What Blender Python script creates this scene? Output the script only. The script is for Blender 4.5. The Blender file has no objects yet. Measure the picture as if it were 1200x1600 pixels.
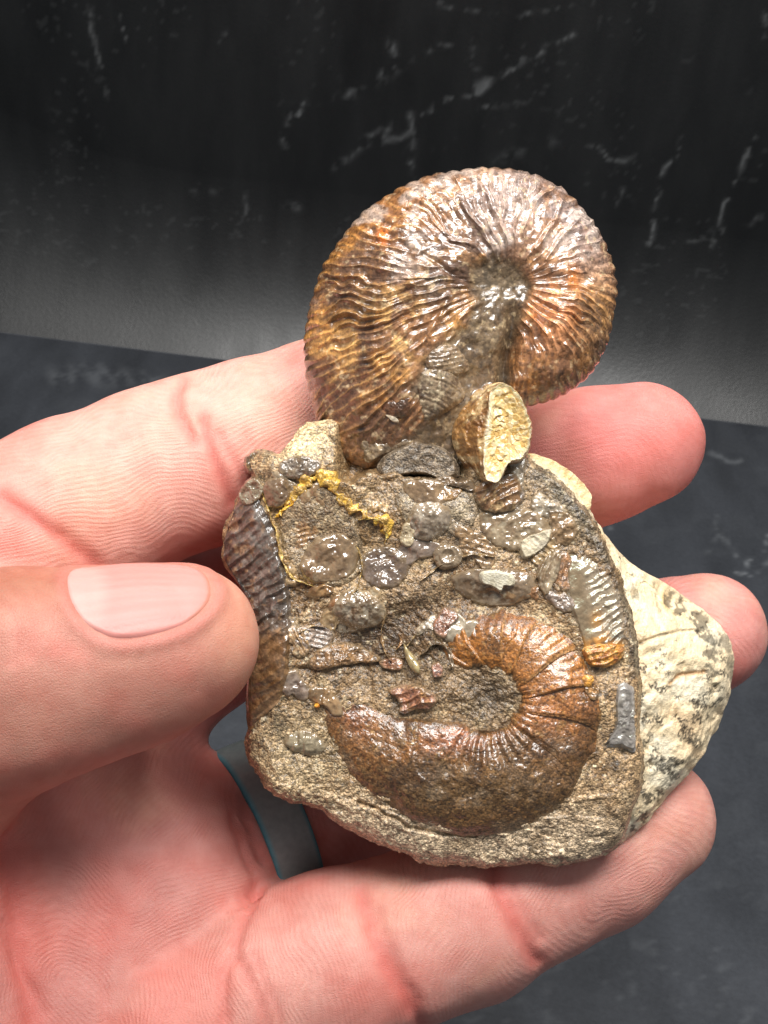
import bpy, math
import numpy as np
from mathutils import Matrix, Vector

sc = bpy.context.scene
rng = np.random.default_rng(7)

# ------------------------------------------------------------------ camera
HALF = 0.3346                      # tan of half the vertical field of view
D0 = 0.170                         # metres from lens to the fossil's face
PITCH, ROLL = math.radians(30.0), math.radians(7.0)
cd = bpy.data.cameras.new('camera'); cam = bpy.data.objects.new('camera', cd)
sc.collection.objects.link(cam); sc.camera = cam
cd.sensor_fit = 'VERTICAL'; cd.sensor_height = 36.0; cd.sensor_width = 27.0
cd.lens = 18.0 / HALF; cd.clip_start = 0.005; cd.clip_end = 20.0
CAM = (Matrix.Translation((0.0, -0.42, 0.20)) @ Matrix.Rotation(math.pi/2 - PITCH, 4, 'X')
       @ Matrix.Rotation(ROLL, 4, 'Z'))
cam.matrix_world = CAM
cd.dof.use_dof = True; cd.dof.focus_distance = 0.170; cd.dof.aperture_fstop = 130.0

# ------------------------------------------------------------------ world, lamps, exposure
w = bpy.data.worlds.new('World'); sc.world = w; w.use_nodes = True
w.node_tree.nodes['Background'].inputs[0].default_value = (0.92, 0.96, 1.0, 1)
w.node_tree.nodes['Background'].inputs[1].default_value = 0.25

def area_lamp(name, loc, target, sx, sy, power, col):
    ld = bpy.data.lights.new(name, 'AREA'); ld.shape = 'RECTANGLE'; ld.size = sx; ld.size_y = sy
    ld.energy = power; ld.color = col
    o = bpy.data.objects.new(name, ld); sc.collection.objects.link(o)
    o.location = loc
    o.rotation_euler = (Vector(target) - Vector(loc)).to_track_quat('-Z', 'Y').to_euler()
    return o
area_lamp('led_strip_lamp', (0.03, -0.37, 0.45), (0.0, -0.26, 0.1), 0.32, 0.09, 2.35, (1.0, 0.98, 0.95))
area_lamp('rear_strip_lamp', (-0.02, -0.14, 0.44), (0.0, -0.25, 0.1), 0.26, 0.04, 0.8, (1.0, 0.97, 0.94))
vs = sc.view_settings
vs.view_transform = 'Standard'; vs.look = 'None'; vs.exposure = 0.0; vs.gamma = 1.0
vs.use_curve_mapping = False

# ------------------------------------------------------------------ frame of the subject: mm, x right, y up, z to the lens
RIG = CAM @ Matrix.Translation((0, 0, -D0))
MM = 800.0 / (HALF * D0 * 1000.0)  # picture units per mm at the fossil's face
DZ = D0 * 1000.0
def X(px): return (np.asarray(px, float) - 600.0) / MM
def Y(py): return -(np.asarray(py, float) - 800.0) / MM
def P(px, py, z):
    f = 1.0 - z / DZ
    return np.array([(px - 600.0) / MM * f, -(py - 800.0) / MM * f, z])
def to_px(V):
    f = 1.0 - V[:, 2] / DZ
    return 600.0 + V[:, 0] / f * MM, 800.0 - V[:, 1] / f * MM
def lin(*c):
    c = np.array(c, float) / 255.0
    return np.where(c <= 0.04045, c / 12.92, ((c + 0.055) / 1.055) ** 2.4)

# ------------------------------------------------------------------ numpy noise and fields
_tab = np.random.default_rng(11).random(4096).astype(np.float32)
def vnoise(p, seed=0):
    p = np.asarray(p, np.float32); i = np.floor(p).astype(np.int64); f = p - i
    f = f * f * f * (f * (f * 6 - 15) + 10)
    def h(dx, dy, dz):
        n = (i[:, 0] + dx) * 73856093 ^ (i[:, 1] + dy) * 19349663 ^ (i[:, 2] + dz) * 83492791 ^ (seed * 2654435 + 977)
        n = (n ^ (n >> 13)) * 1274126177
        return _tab[(n ^ (n >> 16)) & 4095]
    x, y, z = f[:, 0], f[:, 1], f[:, 2]
    def L(a, b, t): return a + (b - a) * t
    return L(L(L(h(0,0,0), h(1,0,0), x), L(h(0,1,0), h(1,1,0), x), y),
             L(L(h(0,0,1), h(1,0,1), x), L(h(0,1,1), h(1,1,1), x), y), z)
def fbm(p, s, o=4, seed=0, g=0.5):
    """-1..1 noise; s = size of the largest lumps, in the unit of p"""
    p = np.asarray(p, np.float32) / s; a = 1.0; t = 0; n = 0
    for k in range(o):
        t = t + a * (vnoise(p, seed + k * 17) * 2 - 1); n += a; a *= g; p = p * 2.03 + 3.7
    return t / n * 1.5
def fb2(px, py, s, o=4, seed=0, g=0.5):
    return fbm(np.stack([px, py, np.zeros_like(px)], 1), s, o, seed, g)
def sst(a, b, x):
    t = np.clip((x - a) / (b - a), 0, 1); return t * t * (3 - 2 * t)
def line_dist(px, py, pts):
    d = np.full(px.shape, 1e9)
    for (ax, ay), (bx, by) in zip(pts[:-1], pts[1:]):
        ux, uy = bx - ax, by - ay
        t = np.clip(((px - ax) * ux + (py - ay) * uy) / (ux * ux + uy * uy + 1e-9), 0, 1)
        d = np.minimum(d, np.hypot(px - ax - t * ux, py - ay - t * uy))
    return d
def inside(px, py, poly):
    r = np.zeros(px.shape, bool); n = len(poly)
    for k in range(n):
        (ax, ay), (bx, by) = poly[k], poly[(k + 1) % n]
        c = (ay > py) != (by > py)
        r ^= c & (px < (bx - ax) * (py - ay) / (by - ay + 1e-12) + ax)
    return r
def sd_poly(px, py, poly):
    """signed distance, negative inside"""
    d = line_dist(px, py, list(poly) + [poly[0]])
    return np.where(inside(px, py, poly), -d, d)
def blob(px, py, cx, cy, rx, ry=None, ang=0.0):
    ry = ry or rx; c, s = math.cos(math.radians(ang)), math.sin(math.radians(ang))
    u = ((px - cx) * c + (py - cy) * s) / rx; v = (-(px - cx) * s + (py - cy) * c) / ry
    return np.exp(-(u * u + v * v))
def catmull(pts, n=10, closed=True):
    p = np.array(pts, float); m = len(p); out = []
    for k in range(m if closed else m - 1):
        if closed: a, b, c, d = p[k - 1], p[k], p[(k + 1) % m], p[(k + 2) % m]
        else: a, b, c, d = p[max(k - 1, 0)], p[k], p[k + 1], p[min(k + 2, m - 1)]
        t = np.linspace(0, 1, n, endpoint=False)[:, None]
        out.append(0.5 * (2*b + (c - a)*t + (2*a - 5*b + 4*c - d)*t*t + (3*b - a - 3*c + d)*t**3))
    if not closed: out.append(p[-1:])
    return np.concatenate(out)
def radial(poly, c, th):
    """radius of a star-shaped outline at the angles th"""
    q = catmull(poly) - np.array(c); a = np.arctan2(q[:, 1], q[:, 0]); r = np.hypot(q[:, 0], q[:, 1])
    o = np.argsort(a); a, r = a[o], r[o]
    a = np.concatenate([a - 2*np.pi, a, a + 2*np.pi]); r = np.concatenate([r, r, r])
    return np.interp((th + np.pi) % (2*np.pi) - np.pi, a, r)
def mixc(c, col, m):
    return c + (np.asarray(col) - c) * np.clip(m, 0, 1)[:, None]

# ------------------------------------------------------------------ mesh helpers
def mk(name, V, Q, mat, parent=None, T=None, col=None, fl=None, base=None, smooth=True, world=None):
    V = np.asarray(V, float)
    if base is not None: V = V - base
    Vm = V * 0.001 if world is None else V
    nq = 0 if Q is None else len(Q); nt = 0 if T is None else len(T)
    me = bpy.data.meshes.new(name)
    me.vertices.add(len(Vm)); me.vertices.foreach_set('co', Vm.astype(np.float32).ravel())
    li = np.concatenate(([np.asarray(Q).ravel()] if nq else []) + ([np.asarray(T).ravel()] if nt else [])).astype(np.int32)
    me.loops.add(len(li)); me.loops.foreach_set('vertex_index', li)
    me.polygons.add(nq + nt)
    st = np.concatenate([np.arange(nq) * 4, nq * 4 + np.arange(nt) * 3]).astype(np.int32)
    me.polygons.foreach_set('loop_start', st)
    me.polygons.foreach_set('loop_total', np.concatenate([np.full(nq, 4), np.full(nt, 3)]).astype(np.int32))
    me.polygons.foreach_set('use_smooth', np.full(nq + nt, smooth))
    me.update(); me.validate()
    if col is not None:
        a = me.attributes.new('Col', 'FLOAT_COLOR', 'POINT')
        a.data.foreach_set('color', np.concatenate([col, np.ones((len(col), 1))], 1).astype(np.float32).ravel())
    for k, v in (fl or {}).items():
        a = me.attributes.new(k, 'FLOAT', 'POINT'); a.data.foreach_set('value', np.asarray(v, np.float32))
    me.materials.append(mat)
    o = bpy.data.objects.new(name, me); sc.collection.objects.link(o)
    if parent is not None: o.parent = parent
    return o
def grid_quads(nr, nc, wrap=False, flip=False):
    r = np.arange(nr - 1)[:, None]; c = np.arange(nc if wrap else nc - 1)[None, :]; d = (c + 1) % nc
    q = np.stack([r*nc + c, r*nc + d, (r+1)*nc + d, (r+1)*nc + c], -1).reshape(-1, 4)
    return q[:, ::-1] if flip else q
def fan(center, ring0, n, flip=False):
    k = np.arange(n); t = np.stack([np.full(n, center), ring0 + k, ring0 + (k + 1) % n], 1)
    return t[:, ::-1] if flip else t

# ------------------------------------------------------------------ materials
def nt_new(name):
    m = bpy.data.materials.new(name); m.use_nodes = True
    t = m.node_tree; return m, t, t.nodes['Principled BSDF']
def N(t, kind, **kw):
    n = t.nodes.new(kind)
    for k, v in kw.items():
        if k.startswith('i_'):
            key = k[2:]; key = int(key) if key.isdigit() else key.replace('_', ' ')
            n.inputs[key].default_value = v
        else: setattr(n, k, v)
    return n
def mm_coords(t):
    tc = N(t, 'ShaderNodeTexCoord'); s = N(t, 'ShaderNodeVectorMath', operation='SCALE')
    s.inputs['Scale'].default_value = 1000.0
    t.links.new(tc.outputs['Object'], s.inputs[0]); return s.outputs[0]
def math_node(t, op, a, b=None, clamp=False):
    n = N(t, 'ShaderNodeMath', operation=op, use_clamp=clamp)
    for k, v in enumerate((a, b)):
        if v is None: continue
        if isinstance(v, (int, float)): n.inputs[k].default_value = v
        else: t.links.new(v, n.inputs[k])
    return n.outputs[0]
def mul_color(t, c, f):
    m = N(t, 'ShaderNodeMix', data_type='RGBA', blend_type='MULTIPLY'); m.inputs[0].default_value = 1.0
    t.links.new(c, m.inputs[6]); t.links.new(f, m.inputs[7]); return m.outputs[2]

def stone(name, rough=0.4, coat=0.5, coat_rough=0.12, grain=0.35, gs=3.0, bump=0.06, fine=0.02, film=0.0, spec=0.5, sss=0.0, trans=0.0):
    """mineral surface: colour from the piece's own colour field, sand grain, wear in the gloss, relief. gs in grains per mm"""
    m, t, b = nt_new(name); v = mm_coords(t)
    at = N(t, 'ShaderNodeAttribute', attribute_name='Col')
    n1 = N(t, 'ShaderNodeTexNoise', i_Scale=gs, i_Detail=3.0, i_Roughness=0.65)
    n2 = N(t, 'ShaderNodeTexVoronoi', feature='F1', i_Scale=gs * 1.25)
    n3 = N(t, 'ShaderNodeTexNoise', i_Scale=0.7, i_Detail=4.0)
    for n in (n1, n2, n3): t.links.new(v, n.inputs['Vector'])
    g = N(t, 'ShaderNodeMapRange', i_1=0.28, i_2=0.72, i_3=1 - grain, i_4=1 + grain)
    t.links.new(n1.outputs[0], g.inputs[0])
    cs = N(t, 'ShaderNodeSeparateColor'); t.links.new(n2.outputs['Color'], cs.inputs[0])
    g2 = N(t, 'ShaderNodeMapRange', i_3=1 - grain, i_4=1 + grain * 1.3); t.links.new(cs.outputs[0], g2.inputs[0])
    c = mul_color(t, mul_color(t, at.outputs['Color'], g.outputs[0]), g2.outputs[0])
    t.links.new(c, b.inputs['Base Color'])
    r = N(t, 'ShaderNodeMapRange', i_1=0.3, i_2=0.7, i_3=max(rough - 0.15, 0.05), i_4=rough + 0.2)
    t.links.new(n3.outputs[0], r.inputs[0]); t.links.new(r.outputs[0], b.inputs['Roughness'])
    b1 = N(t, 'ShaderNodeBump', i_Strength=1.0, i_Distance=bump * 0.001); t.links.new(n1.outputs[0], b1.inputs['Height'])
    b2 = N(t, 'ShaderNodeBump', i_Strength=1.0, i_Distance=bump * 0.001 * 0.8, invert=True)
    t.links.new(n2.outputs['Distance'], b2.inputs['Height']); t.links.new(b1.outputs[0], b2.inputs['Normal'])
    nb = N(t, 'ShaderNodeTexNoise', i_Scale=gs * 3.0, i_Detail=2.0); t.links.new(v, nb.inputs['Vector'])
    b3 = N(t, 'ShaderNodeBump', i_Strength=1.0, i_Distance=fine * 0.001)
    t.links.new(nb.outputs[0], b3.inputs['Height']); t.links.new(b2.outputs[0], b3.inputs['Normal'])
    t.links.new(b3.outputs[0], b.inputs['Normal'])
    b.inputs['Specular IOR Level'].default_value = spec
    b.inputs['Coat IOR'].default_value = 1.7
    b.inputs['Coat Weight'].default_value = coat; b.inputs['Coat Roughness'].default_value = coat_rough
    # the varnish lies smoother than the grain beneath it
    b4 = N(t, 'ShaderNodeBump', i_Strength=1.0, i_Distance=bump * 0.001 * 0.8)
    t.links.new(n1.outputs[0], b4.inputs['Height']); t.links.new(b4.outputs[0], b.inputs['Coat Normal'])
    if film: b.inputs['Thin Film Thickness'].default_value = film; b.inputs['Thin Film IOR'].default_value = 1.6
    if sss:
        b.inputs['Subsurface Weight'].default_value = sss; b.inputs['Subsurface Radius'].default_value = (1, .8, .5)
        b.inputs['Subsurface Scale'].default_value = 0.0008
    return m

M_MATRIX = stone('siltstone', rough=0.45, coat=0.45, coat_rough=0.16, grain=0.55, gs=3.4, bump=0.15, fine=0.02)
M_SHELL = stone('varnished_shell', rough=0.34, coat=1.0, coat_rough=0.13, grain=0.30, gs=2.4, bump=0.05, fine=0.008)
M_BROWN = stone('granular_brown_shell', rough=0.36, coat=0.9, coat_rough=0.14, grain=0.5, gs=3.2, bump=0.07, fine=0.012, sss=0.15)
M_NACRE = stone('nacre', rough=0.22, coat=0.9, coat_rough=0.08, grain=0.12, gs=2.0, bump=0.05, fine=0.01, film=250.0)
M_CLAM = stone('glassy_shell', rough=0.22, coat=1.0, coat_rough=0.05, grain=0.15, gs=1.6, bump=0.03, fine=0.008, sss=0.2)
M_CREAM = stone('weathered_limestone', rough=0.6, coat=0.12, coat_rough=0.3, grain=0.12, gs=4.0, bump=0.06, fine=0.02)
M_CALCITE = stone('calcite', rough=0.25, coat=0.3, coat_rough=0.1, grain=0.12, gs=1.8, bump=0.12, fine=0.03, sss=0.35)
M_GOLD = stone('yellow_crust', rough=0.35, coat=0.6, coat_rough=0.12, grain=0.35, gs=3.0, bump=0.12, fine=0.03)

def skin_material():
    m, t, b = nt_new('skin'); v = mm_coords(t)
    at = N(t, 'ShaderNodeAttribute', attribute_name='Col')
    ph = N(t, 'ShaderNodeAttribute', attribute_name='ridge'); am = N(t, 'ShaderNodeAttribute', attribute_name='ridge_amount')
    s = math_node(t, 'SINE', math_node(t, 'MULTIPLY', ph.outputs['Fac'], 2 * math.pi))
    s = math_node(t, 'MULTIPLY_ADD', s, 0.5); s.node.inputs[2].default_value = 0.5
    brk = N(t, 'ShaderNodeTexNoise', i_Scale=1.3, i_Detail=3.0); t.links.new(v, brk.inputs['Vector'])
    bk = N(t, 'ShaderNodeMapRange', i_1=0.35, i_2=0.6, i_3=0.25, i_4=1.0); t.links.new(brk.outputs[0], bk.inputs[0])
    amt = math_node(t, 'MULTIPLY', am.outputs['Fac'], bk.outputs[0])
    h = math_node(t, 'MULTIPLY', s, amt)
    n1 = N(t, 'ShaderNodeTexNoise', i_Scale=0.35, i_Detail=5.0, i_Roughness=0.6)
    n2 = N(t, 'ShaderNodeTexVoronoi', feature='DISTANCE_TO_EDGE', i_Scale=3.4)
    n4 = N(t, 'ShaderNodeTexNoise', i_Scale=6.0, i_Detail=3.0)
    for n in (n1, n2, n4): t.links.new(v, n.inputs['Vector'])
    mo = N(t, 'ShaderNodeMapRange', i_1=0.3, i_2=0.7, i_3=0.0, i_4=1.0); t.links.new(n1.outputs[0], mo.inputs[0])
    mx = N(t, 'ShaderNodeMix', data_type='RGBA'); mx.inputs[6].default_value = (0.93, 0.84, 0.82, 1); mx.inputs[7].default_value = (1.06, 1.12, 1.12, 1)
    t.links.new(mo.outputs[0], mx.inputs[0])
    c = mul_color(t, at.outputs['Color'], mx.outputs[2])
    # furrows between the ridges are a touch redder
    fr = N(t, 'ShaderNodeMix', data_type='RGBA'); fr.inputs[6].default_value = (0.97, 0.925, 0.92, 1); fr.inputs[7].default_value = (1.01, 1.02, 1.02, 1)
    one = math_node(t, 'SUBTRACT', 1.0, amt); hf = math_node(t, 'ADD', h, math_node(t, 'MULTIPLY', one, 0.65))
    t.links.new(hf, fr.inputs[0]); c = mul_color(t, c, fr.outputs[2])
    t.links.new(c, b.inputs['Base Color'])
    b1 = N(t, 'ShaderNodeBump', i_Strength=1.0, i_Distance=0.00004); t.links.new(h, b1.inputs['Height'])
    cl = math_node(t, 'MINIMUM', n2.outputs['Distance'], 0.12)
    b2 = N(t, 'ShaderNodeBump', i_Strength=1.0, i_Distance=0.00012); t.links.new(cl, b2.inputs['Height']); t.links.new(b1.outputs[0], b2.inputs['Normal'])
    b3 = N(t, 'ShaderNodeBump', i_Strength=1.0, i_Distance=0.00007); t.links.new(n4.outputs[0], b3.inputs['Height']); t.links.new(b2.outputs[0], b3.inputs['Normal'])
    t.links.new(b3.outputs[0], b.inputs['Normal'])
    b.inputs['Roughness'].default_value = 0.48; b.inputs['Specular IOR Level'].default_value = 0.42
    b.inputs['Subsurface Weight'].default_value = 0.3
    b.inputs['Subsurface Radius'].default_value = (1.0, 0.32, 0.2); b.inputs['Subsurface Scale'].default_value = 0.0011
    return m
M_SKIN = skin_material()

# ------------------------------------------------------------------ the setting: floor board and coved backdrop
def sheet_material(name, base, rough, spec, scuff_col, grain, coat=0.0):
    m, t, b = nt_new(name); v = mm_coords(t)
    sf = N(t, 'ShaderNodeAttribute', attribute_name='scuff')
    n1 = N(t, 'ShaderNodeTexNoise', i_Scale=0.9, i_Detail=6.0, i_Roughness=0.7)
    mp = N(t, 'ShaderNodeMapping'); mp.inputs['Scale'].default_value = (0.10, 0.03, 0.03)
    t.links.new(v, mp.inputs[0])
    n2 = N(t, 'ShaderNodeTexNoise', i_Scale=1.0, i_Detail=5.0); t.links.new(mp.outputs[0], n2.inputs['Vector'])
    t.links.new(v, n1.inputs['Vector'])
    g = N(t, 'ShaderNodeMapRange', i_1=0.3, i_2=0.7, i_3=1 - grain, i_4=1 + grain); t.links.new(n1.outputs[0], g.inputs[0])
    g2 = N(t, 'ShaderNodeMapRange', i_1=0.3, i_2=0.7, i_3=0.8, i_4=1.2); t.links.new(n2.outputs[0], g2.inputs[0])
    rgb = N(t, 'ShaderNodeRGB'); rgb.outputs[0].default_value = (*base, 1)
    c = mul_color(t, mul_color(t, rgb.outputs[0], g.outputs[0]), g2.outputs[0])
    mx = N(t, 'ShaderNodeMix', data_type='RGBA'); mx.inputs[7].default_value = (*scuff_col, 1)
    t.links.new(sf.outputs['Fac'], mx.inputs[0]); t.links.new(c, mx.inputs[6]); t.links.new(mx.outputs[2], b.inputs['Base Color'])
    r = N(t, 'ShaderNodeMapRange', i_1=0.3, i_2=0.7, i_3=rough - 0.05, i_4=rough + 0.07); t.links.new(n2.outputs[0], r.inputs[0])
    t.links.new(r.outputs[0], b.inputs['Roughness'])
    b.inputs['Specular IOR Level'].default_value = spec
    bp = N(t, 'ShaderNodeBump', i_Strength=1.0, i_Distance=0.00006); t.links.new(n1.outputs[0], bp.inputs['Height']); t.links.new(bp.outputs[0], b.inputs['Normal'])
    return m
CI = np.array(CAM.inverted())
def world_px(V):
    q = np.concatenate([V, np.ones((len(V), 1))], 1) @ CI.T
    d = np.maximum(-q[:, 2], 1e-3)
    return 600 + q[:, 0] / d / HALF * 800, 800 - q[:, 1] / d / HALF * 800
def strokes(px, py, items):
    f = np.zeros(px.shape)
    wx = px + fb2(px, py, 30, 3, 5) * 7; wy = py + fb2(px, py, 30, 3, 6) * 7
    patch = sst(-0.35, 0.55, fb2(px, py, 16, 4, 9, 0.65))
    for wd, s, pts in items:
        d = line_dist(wx, wy, pts); f = np.maximum(f, 1.05 * s * np.exp(-(d / (wd * 0.8)) ** 2) * patch)
    return f

BACK_Y, COVE, A0 = 0.0205, 0.080, math.radians(48)
def build_backdrop():
    nx, na, nz = 560, 130, 300
    xs = np.concatenate([np.linspace(-0.6, -0.24, 24)[:-1], np.linspace(-0.24, 0.24, nx), np.linspace(0.24, 0.6, 24)[1:]]); nx = len(xs)
    rows = []
    for k in range(na):
        a = A0 - 0.12 + (math.pi / 2 - A0 + 0.12) * k / (na - 1)
        rows.append(('c', a))
    for k in range(1, nz): rows.append(('v', 0.34 * k / (nz - 1)))
    V = np.zeros((len(rows), nx, 3))
    Rx = COVE + 0.05 * sst(0.06, 0.20, -xs) ** 1.5           # the sheet bends more gently at its left end
    for i, (k, q) in enumerate(rows):
        V[i, :, 0] = xs
        if k == 'c':
            V[i, :, 1] = BACK_Y * Rx / COVE - Rx + Rx * math.sin(q); V[i, :, 2] = Rx * (math.cos(A0) - math.cos(q))
        else:
            V[i, :, 1] = BACK_Y * Rx / COVE - 0.06 * q; V[i, :, 2] = Rx * math.cos(A0) + q
    V = V.reshape(-1, 3)
    V[:, 1] += fbm(V, 0.12, 2, 3) * 0.0012
    px, py = world_px(V)
    it = [(5, .5, [(478,158),(470,175),(455,190)]), (5, .55, [(440,165),(452,185),(448,215),(443,240)]), (4, .4, [(466,178),(450,210)]),
          (6, .30, [(640,175),(645,220),(640,280)]), (7, .3, [(612,70),(622,95),(600,118)]), (6, .3, [(545,150),(600,120),(650,90),(690,70),(720,75)]),
          (4, .35, [(660,175),(730,150),(790,110),(850,78),(900,52)]), (3, .3, [(690,10),(780,18),(850,22),(900,12)]),
          (5, .25, [(560,225),(610,190),(600,230)]), (6, .22, [(520,260),(560,240),(640,205)]), (5, .25, [(740,170),(820,158)]),
          (4, .38, [(1062,215),(1040,265),(1022,320),(1014,385)]), (4, .38, [(1178,215),(1160,255),(1135,310),(1116,395)]),
          (4, .28, [(920,228),(950,245),(990,250)]), (4, .2, [(970,290),(955,340)]), (5, .3, [(1165,350),(1200,330)]), (4, .2, [(1190,20),(1198,60)]),
          (4, .3, [(140,5),(143,50),(155,95),(168,150)]), (3, .25, [(190,25),(195,60)]), (4, .18, [(385,300),(385,340)]),
          (3, .2, [(350,50),(345,70)]), (4, .2, [(850,70),(870,80)]), (5, .15, [(720,80),(750,110),(740,60)]), (3, .25, [(230,110),(232,118)]),
          (3, .3, [(302,497),(303,505)]), (3, .3, [(303,536),(304,542)]), (4, .2, [(1075,380),(1110,380)]), (9, .10, [(300,300),(370,300)]),
          (7, .14, [(450,320),(465,325)]), (10, .12, [(560,150),(630,100)]), (3, .2, [(1050,85),(1080,92)]), (14, .10, [(780,250),(860,220)])]
    f = strokes(px, py, it)
    f += 0.05 * sst(0.68, 0.80, fb2(px, py, 9, 2, 41)) * sst(0.0, 0.5, fb2(px, py, 120, 2, 44))
    m = sheet_material('black_vinyl', (0.005, 0.0055, 0.0057), 0.385, 0.75, (0.26, 0.27, 0.275), 0.10)
    o = mk('backdrop', V, grid_quads(len(rows), nx), m, fl={'scuff': np.clip(f, 0, 1)}, world=True); o['kind'] = 'structure'
    return o
EDGE_Y = 0.0
def build_floor():
    nx, ny = 420, 420
    xs = np.concatenate([np.linspace(-0.6, -0.24, 24)[:-1], np.linspace(-0.24, 0.24, nx), np.linspace(0.24, 0.6, 24)[1:]]); nx = len(xs)
    ys = np.concatenate([np.linspace(-0.7, -0.42, 20)[:-1], np.linspace(-0.42, EDGE_Y, ny)]); ny = len(ys)
    gx, gy = np.meshgrid(xs, ys); V = np.stack([gx.ravel(), gy.ravel(), np.full(gx.size, 0.0)], 1)
    V[:, 2] = 0.0035
    px, py = world_px(V)
    it = [(22, .16, [(90,590),(160,585),(240,600)]), (10, .12, [(170,570),(200,610),(260,620)]), (3, .4, [(1200,835),(1188,865),(1160,892),(1148,897)]),
          (2.5, .35, [(1200,870),(1175,895)]), (5, .22, [(1105,712),(1140,720),(1160,722)]), (4, .2, [(1100,830),(1120,840),(1150,870)]),
          (5, .12, [(1120,800),(1110,860)]), (3, .25, [(950,822),(956,826)]), (4, .14, [(30,700),(60,690)])]
    f = strokes(px, py, it)
    f += 0.07 * sst(0.35, 0.75, fb2(px * 1.0, py * 1.6, 22, 4, 51, 0.65)) * sst(1250, 1500, py)
    f += 0.02 * sst(0.3, 0.8, fb2(px, py * 2, 60, 4, 53))
    n = len(V)
    # edge thickness of the board
    k = np.arange(nx); top = (ny - 1) * nx + k
    V2 = V[top].copy(); V2[:, 2] -= 0.0012; V2[:, 1] += 0.0006
    V3 = V2.copy(); V3[:, 2] = 0.0
    Va = np.concatenate([V, V2, V3]); fa = np.concatenate([f, f[top] + 0.12, f[top] + 0.06])
    b = n + k; c2 = n + nx + k
    q1 = np.stack([top[:-1], top[1:], b[1:], b[:-1]], 1); q2 = np.stack([b[:-1], b[1:], c2[1:], c2[:-1]], 1)
    m = sheet_material('slate_board', (0.040, 0.044, 0.052), 0.5, 0.4, (0.34, 0.36, 0.38), 0.16)
    o = mk('floor', Va, np.concatenate([grid_quads(ny, nx), q1[:, ::-1], q2[:, ::-1]]), m, fl={'scuff': np.clip(fa, 0, 1)}, world=True)
    o['kind'] = 'structure'
build_backdrop(); build_floor()

# ------------------------------------------------------------------ the hand: one continuous skin drawn from a distance field
def J(px, py, z, rpx): return (P(px, py, z), rpx / MM * (1 - z / DZ))
CH = {
 0: [J(-210,985,-2,190), J(-40,880,-8,160), J(120,798,-11,146), J(235,745,-14,134), J(320,716,-16,132), J(400,684,-18,122), J(500,648,-21,114), J(620,606,-24,108), J(700,578,-24,100), J(775,552,-24,86)],
 1: [J(80,1090,-22,165), J(260,1010,-28,136), J(400,950,-34,118), J(520,895,-36,116), J(640,838,-35,104), J(760,775,-32,108), J(860,735,-29,104), J(930,712,-27,105), J(1003,694,-26,97)],
 2: [J(140,1370,-18,165), J(300,1345,-23,140), J(420,1298,-27,124), J(560,1230,-32,122), J(700,1150,-34,116), J(830,1095,-33,106), J(950,1048,-31,106), J(1040,1012,-29,101), J(1103,990,-28,94)],
 3: [J(270,1610,-10,165), J(420,1540,-11,142), J(530,1503,-12,140), J(640,1466,-13,130), J(730,1432,-14,132), J(830,1384,-16,115), J(930,1336,-17,114), J(1018,1280,-18,99)],
 5: [J(-420,1420,-4,260), J(-160,1160,4,205), J(-40,1082,8,178), J(55,1054,9,162), J(165,1034,8.4,134), J(230,1020,7.5,126), J(292,1002,6.6,114)],
}
PALM = [(P(-560,1800,0), 27.0, P(-60,960,-10), 14.0), (P(-560,1800,0), 27.0, P(110,1130,-22), 14.0),
        (P(-520,1850,0), 25.0, P(180,1370,-21), 14.0), (P(-460,1900,-2), 24.0, P(270,1600,-15), 13.0),
        (P(255,1440,-19), 11.5, P(190,1560,-16), 12.5), (P(215,1330,-23), 11.0, P(255,1440,-19), 11.5),
        (P(-900,2250,10), 28.0, P(-560,1800,0), 28.0)]
def cone(pts, a, ra, b, rb):
    ba = b - a; q = pts - a
    t = np.clip(q @ ba / (ba @ ba), 0, 1)
    return np.linalg.norm(q - t[..., None] * ba, axis=-1) - (ra + (rb - ra) * t)
def smin(a, b, k):
    h = np.maximum(k - np.abs(a - b), 0) / k
    return np.minimum(a, b) - h * h * k * 0.25
def prims(g):
    if g == 4: return PALM
    c = CH[g]; return [(c[i][0], c[i][1], c[i+1][0], c[i+1][1]) for i in range(len(c) - 1)]
GK = {0: 2.0, 1: 2.0, 2: 2.0, 3: 2.0, 4: 9.0, 5: 3.0}
JOINK = {0: 3.0, 1: 5.0, 2: 4.0, 3: 0.7, 5: 2.5}
def sdf_points(pts, g):
    d = None
    for pr in prims(g):
        e = cone(pts, *pr); d = e if d is None else smin(d, e, GK[g])
    return d
def sdf_all(pts):
    d = sdf_points(pts, 4)
    for g in (1, 2, 0, 3, 5): d = smin(d, sdf_points(pts, g), JOINK[g])
    return d
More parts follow.
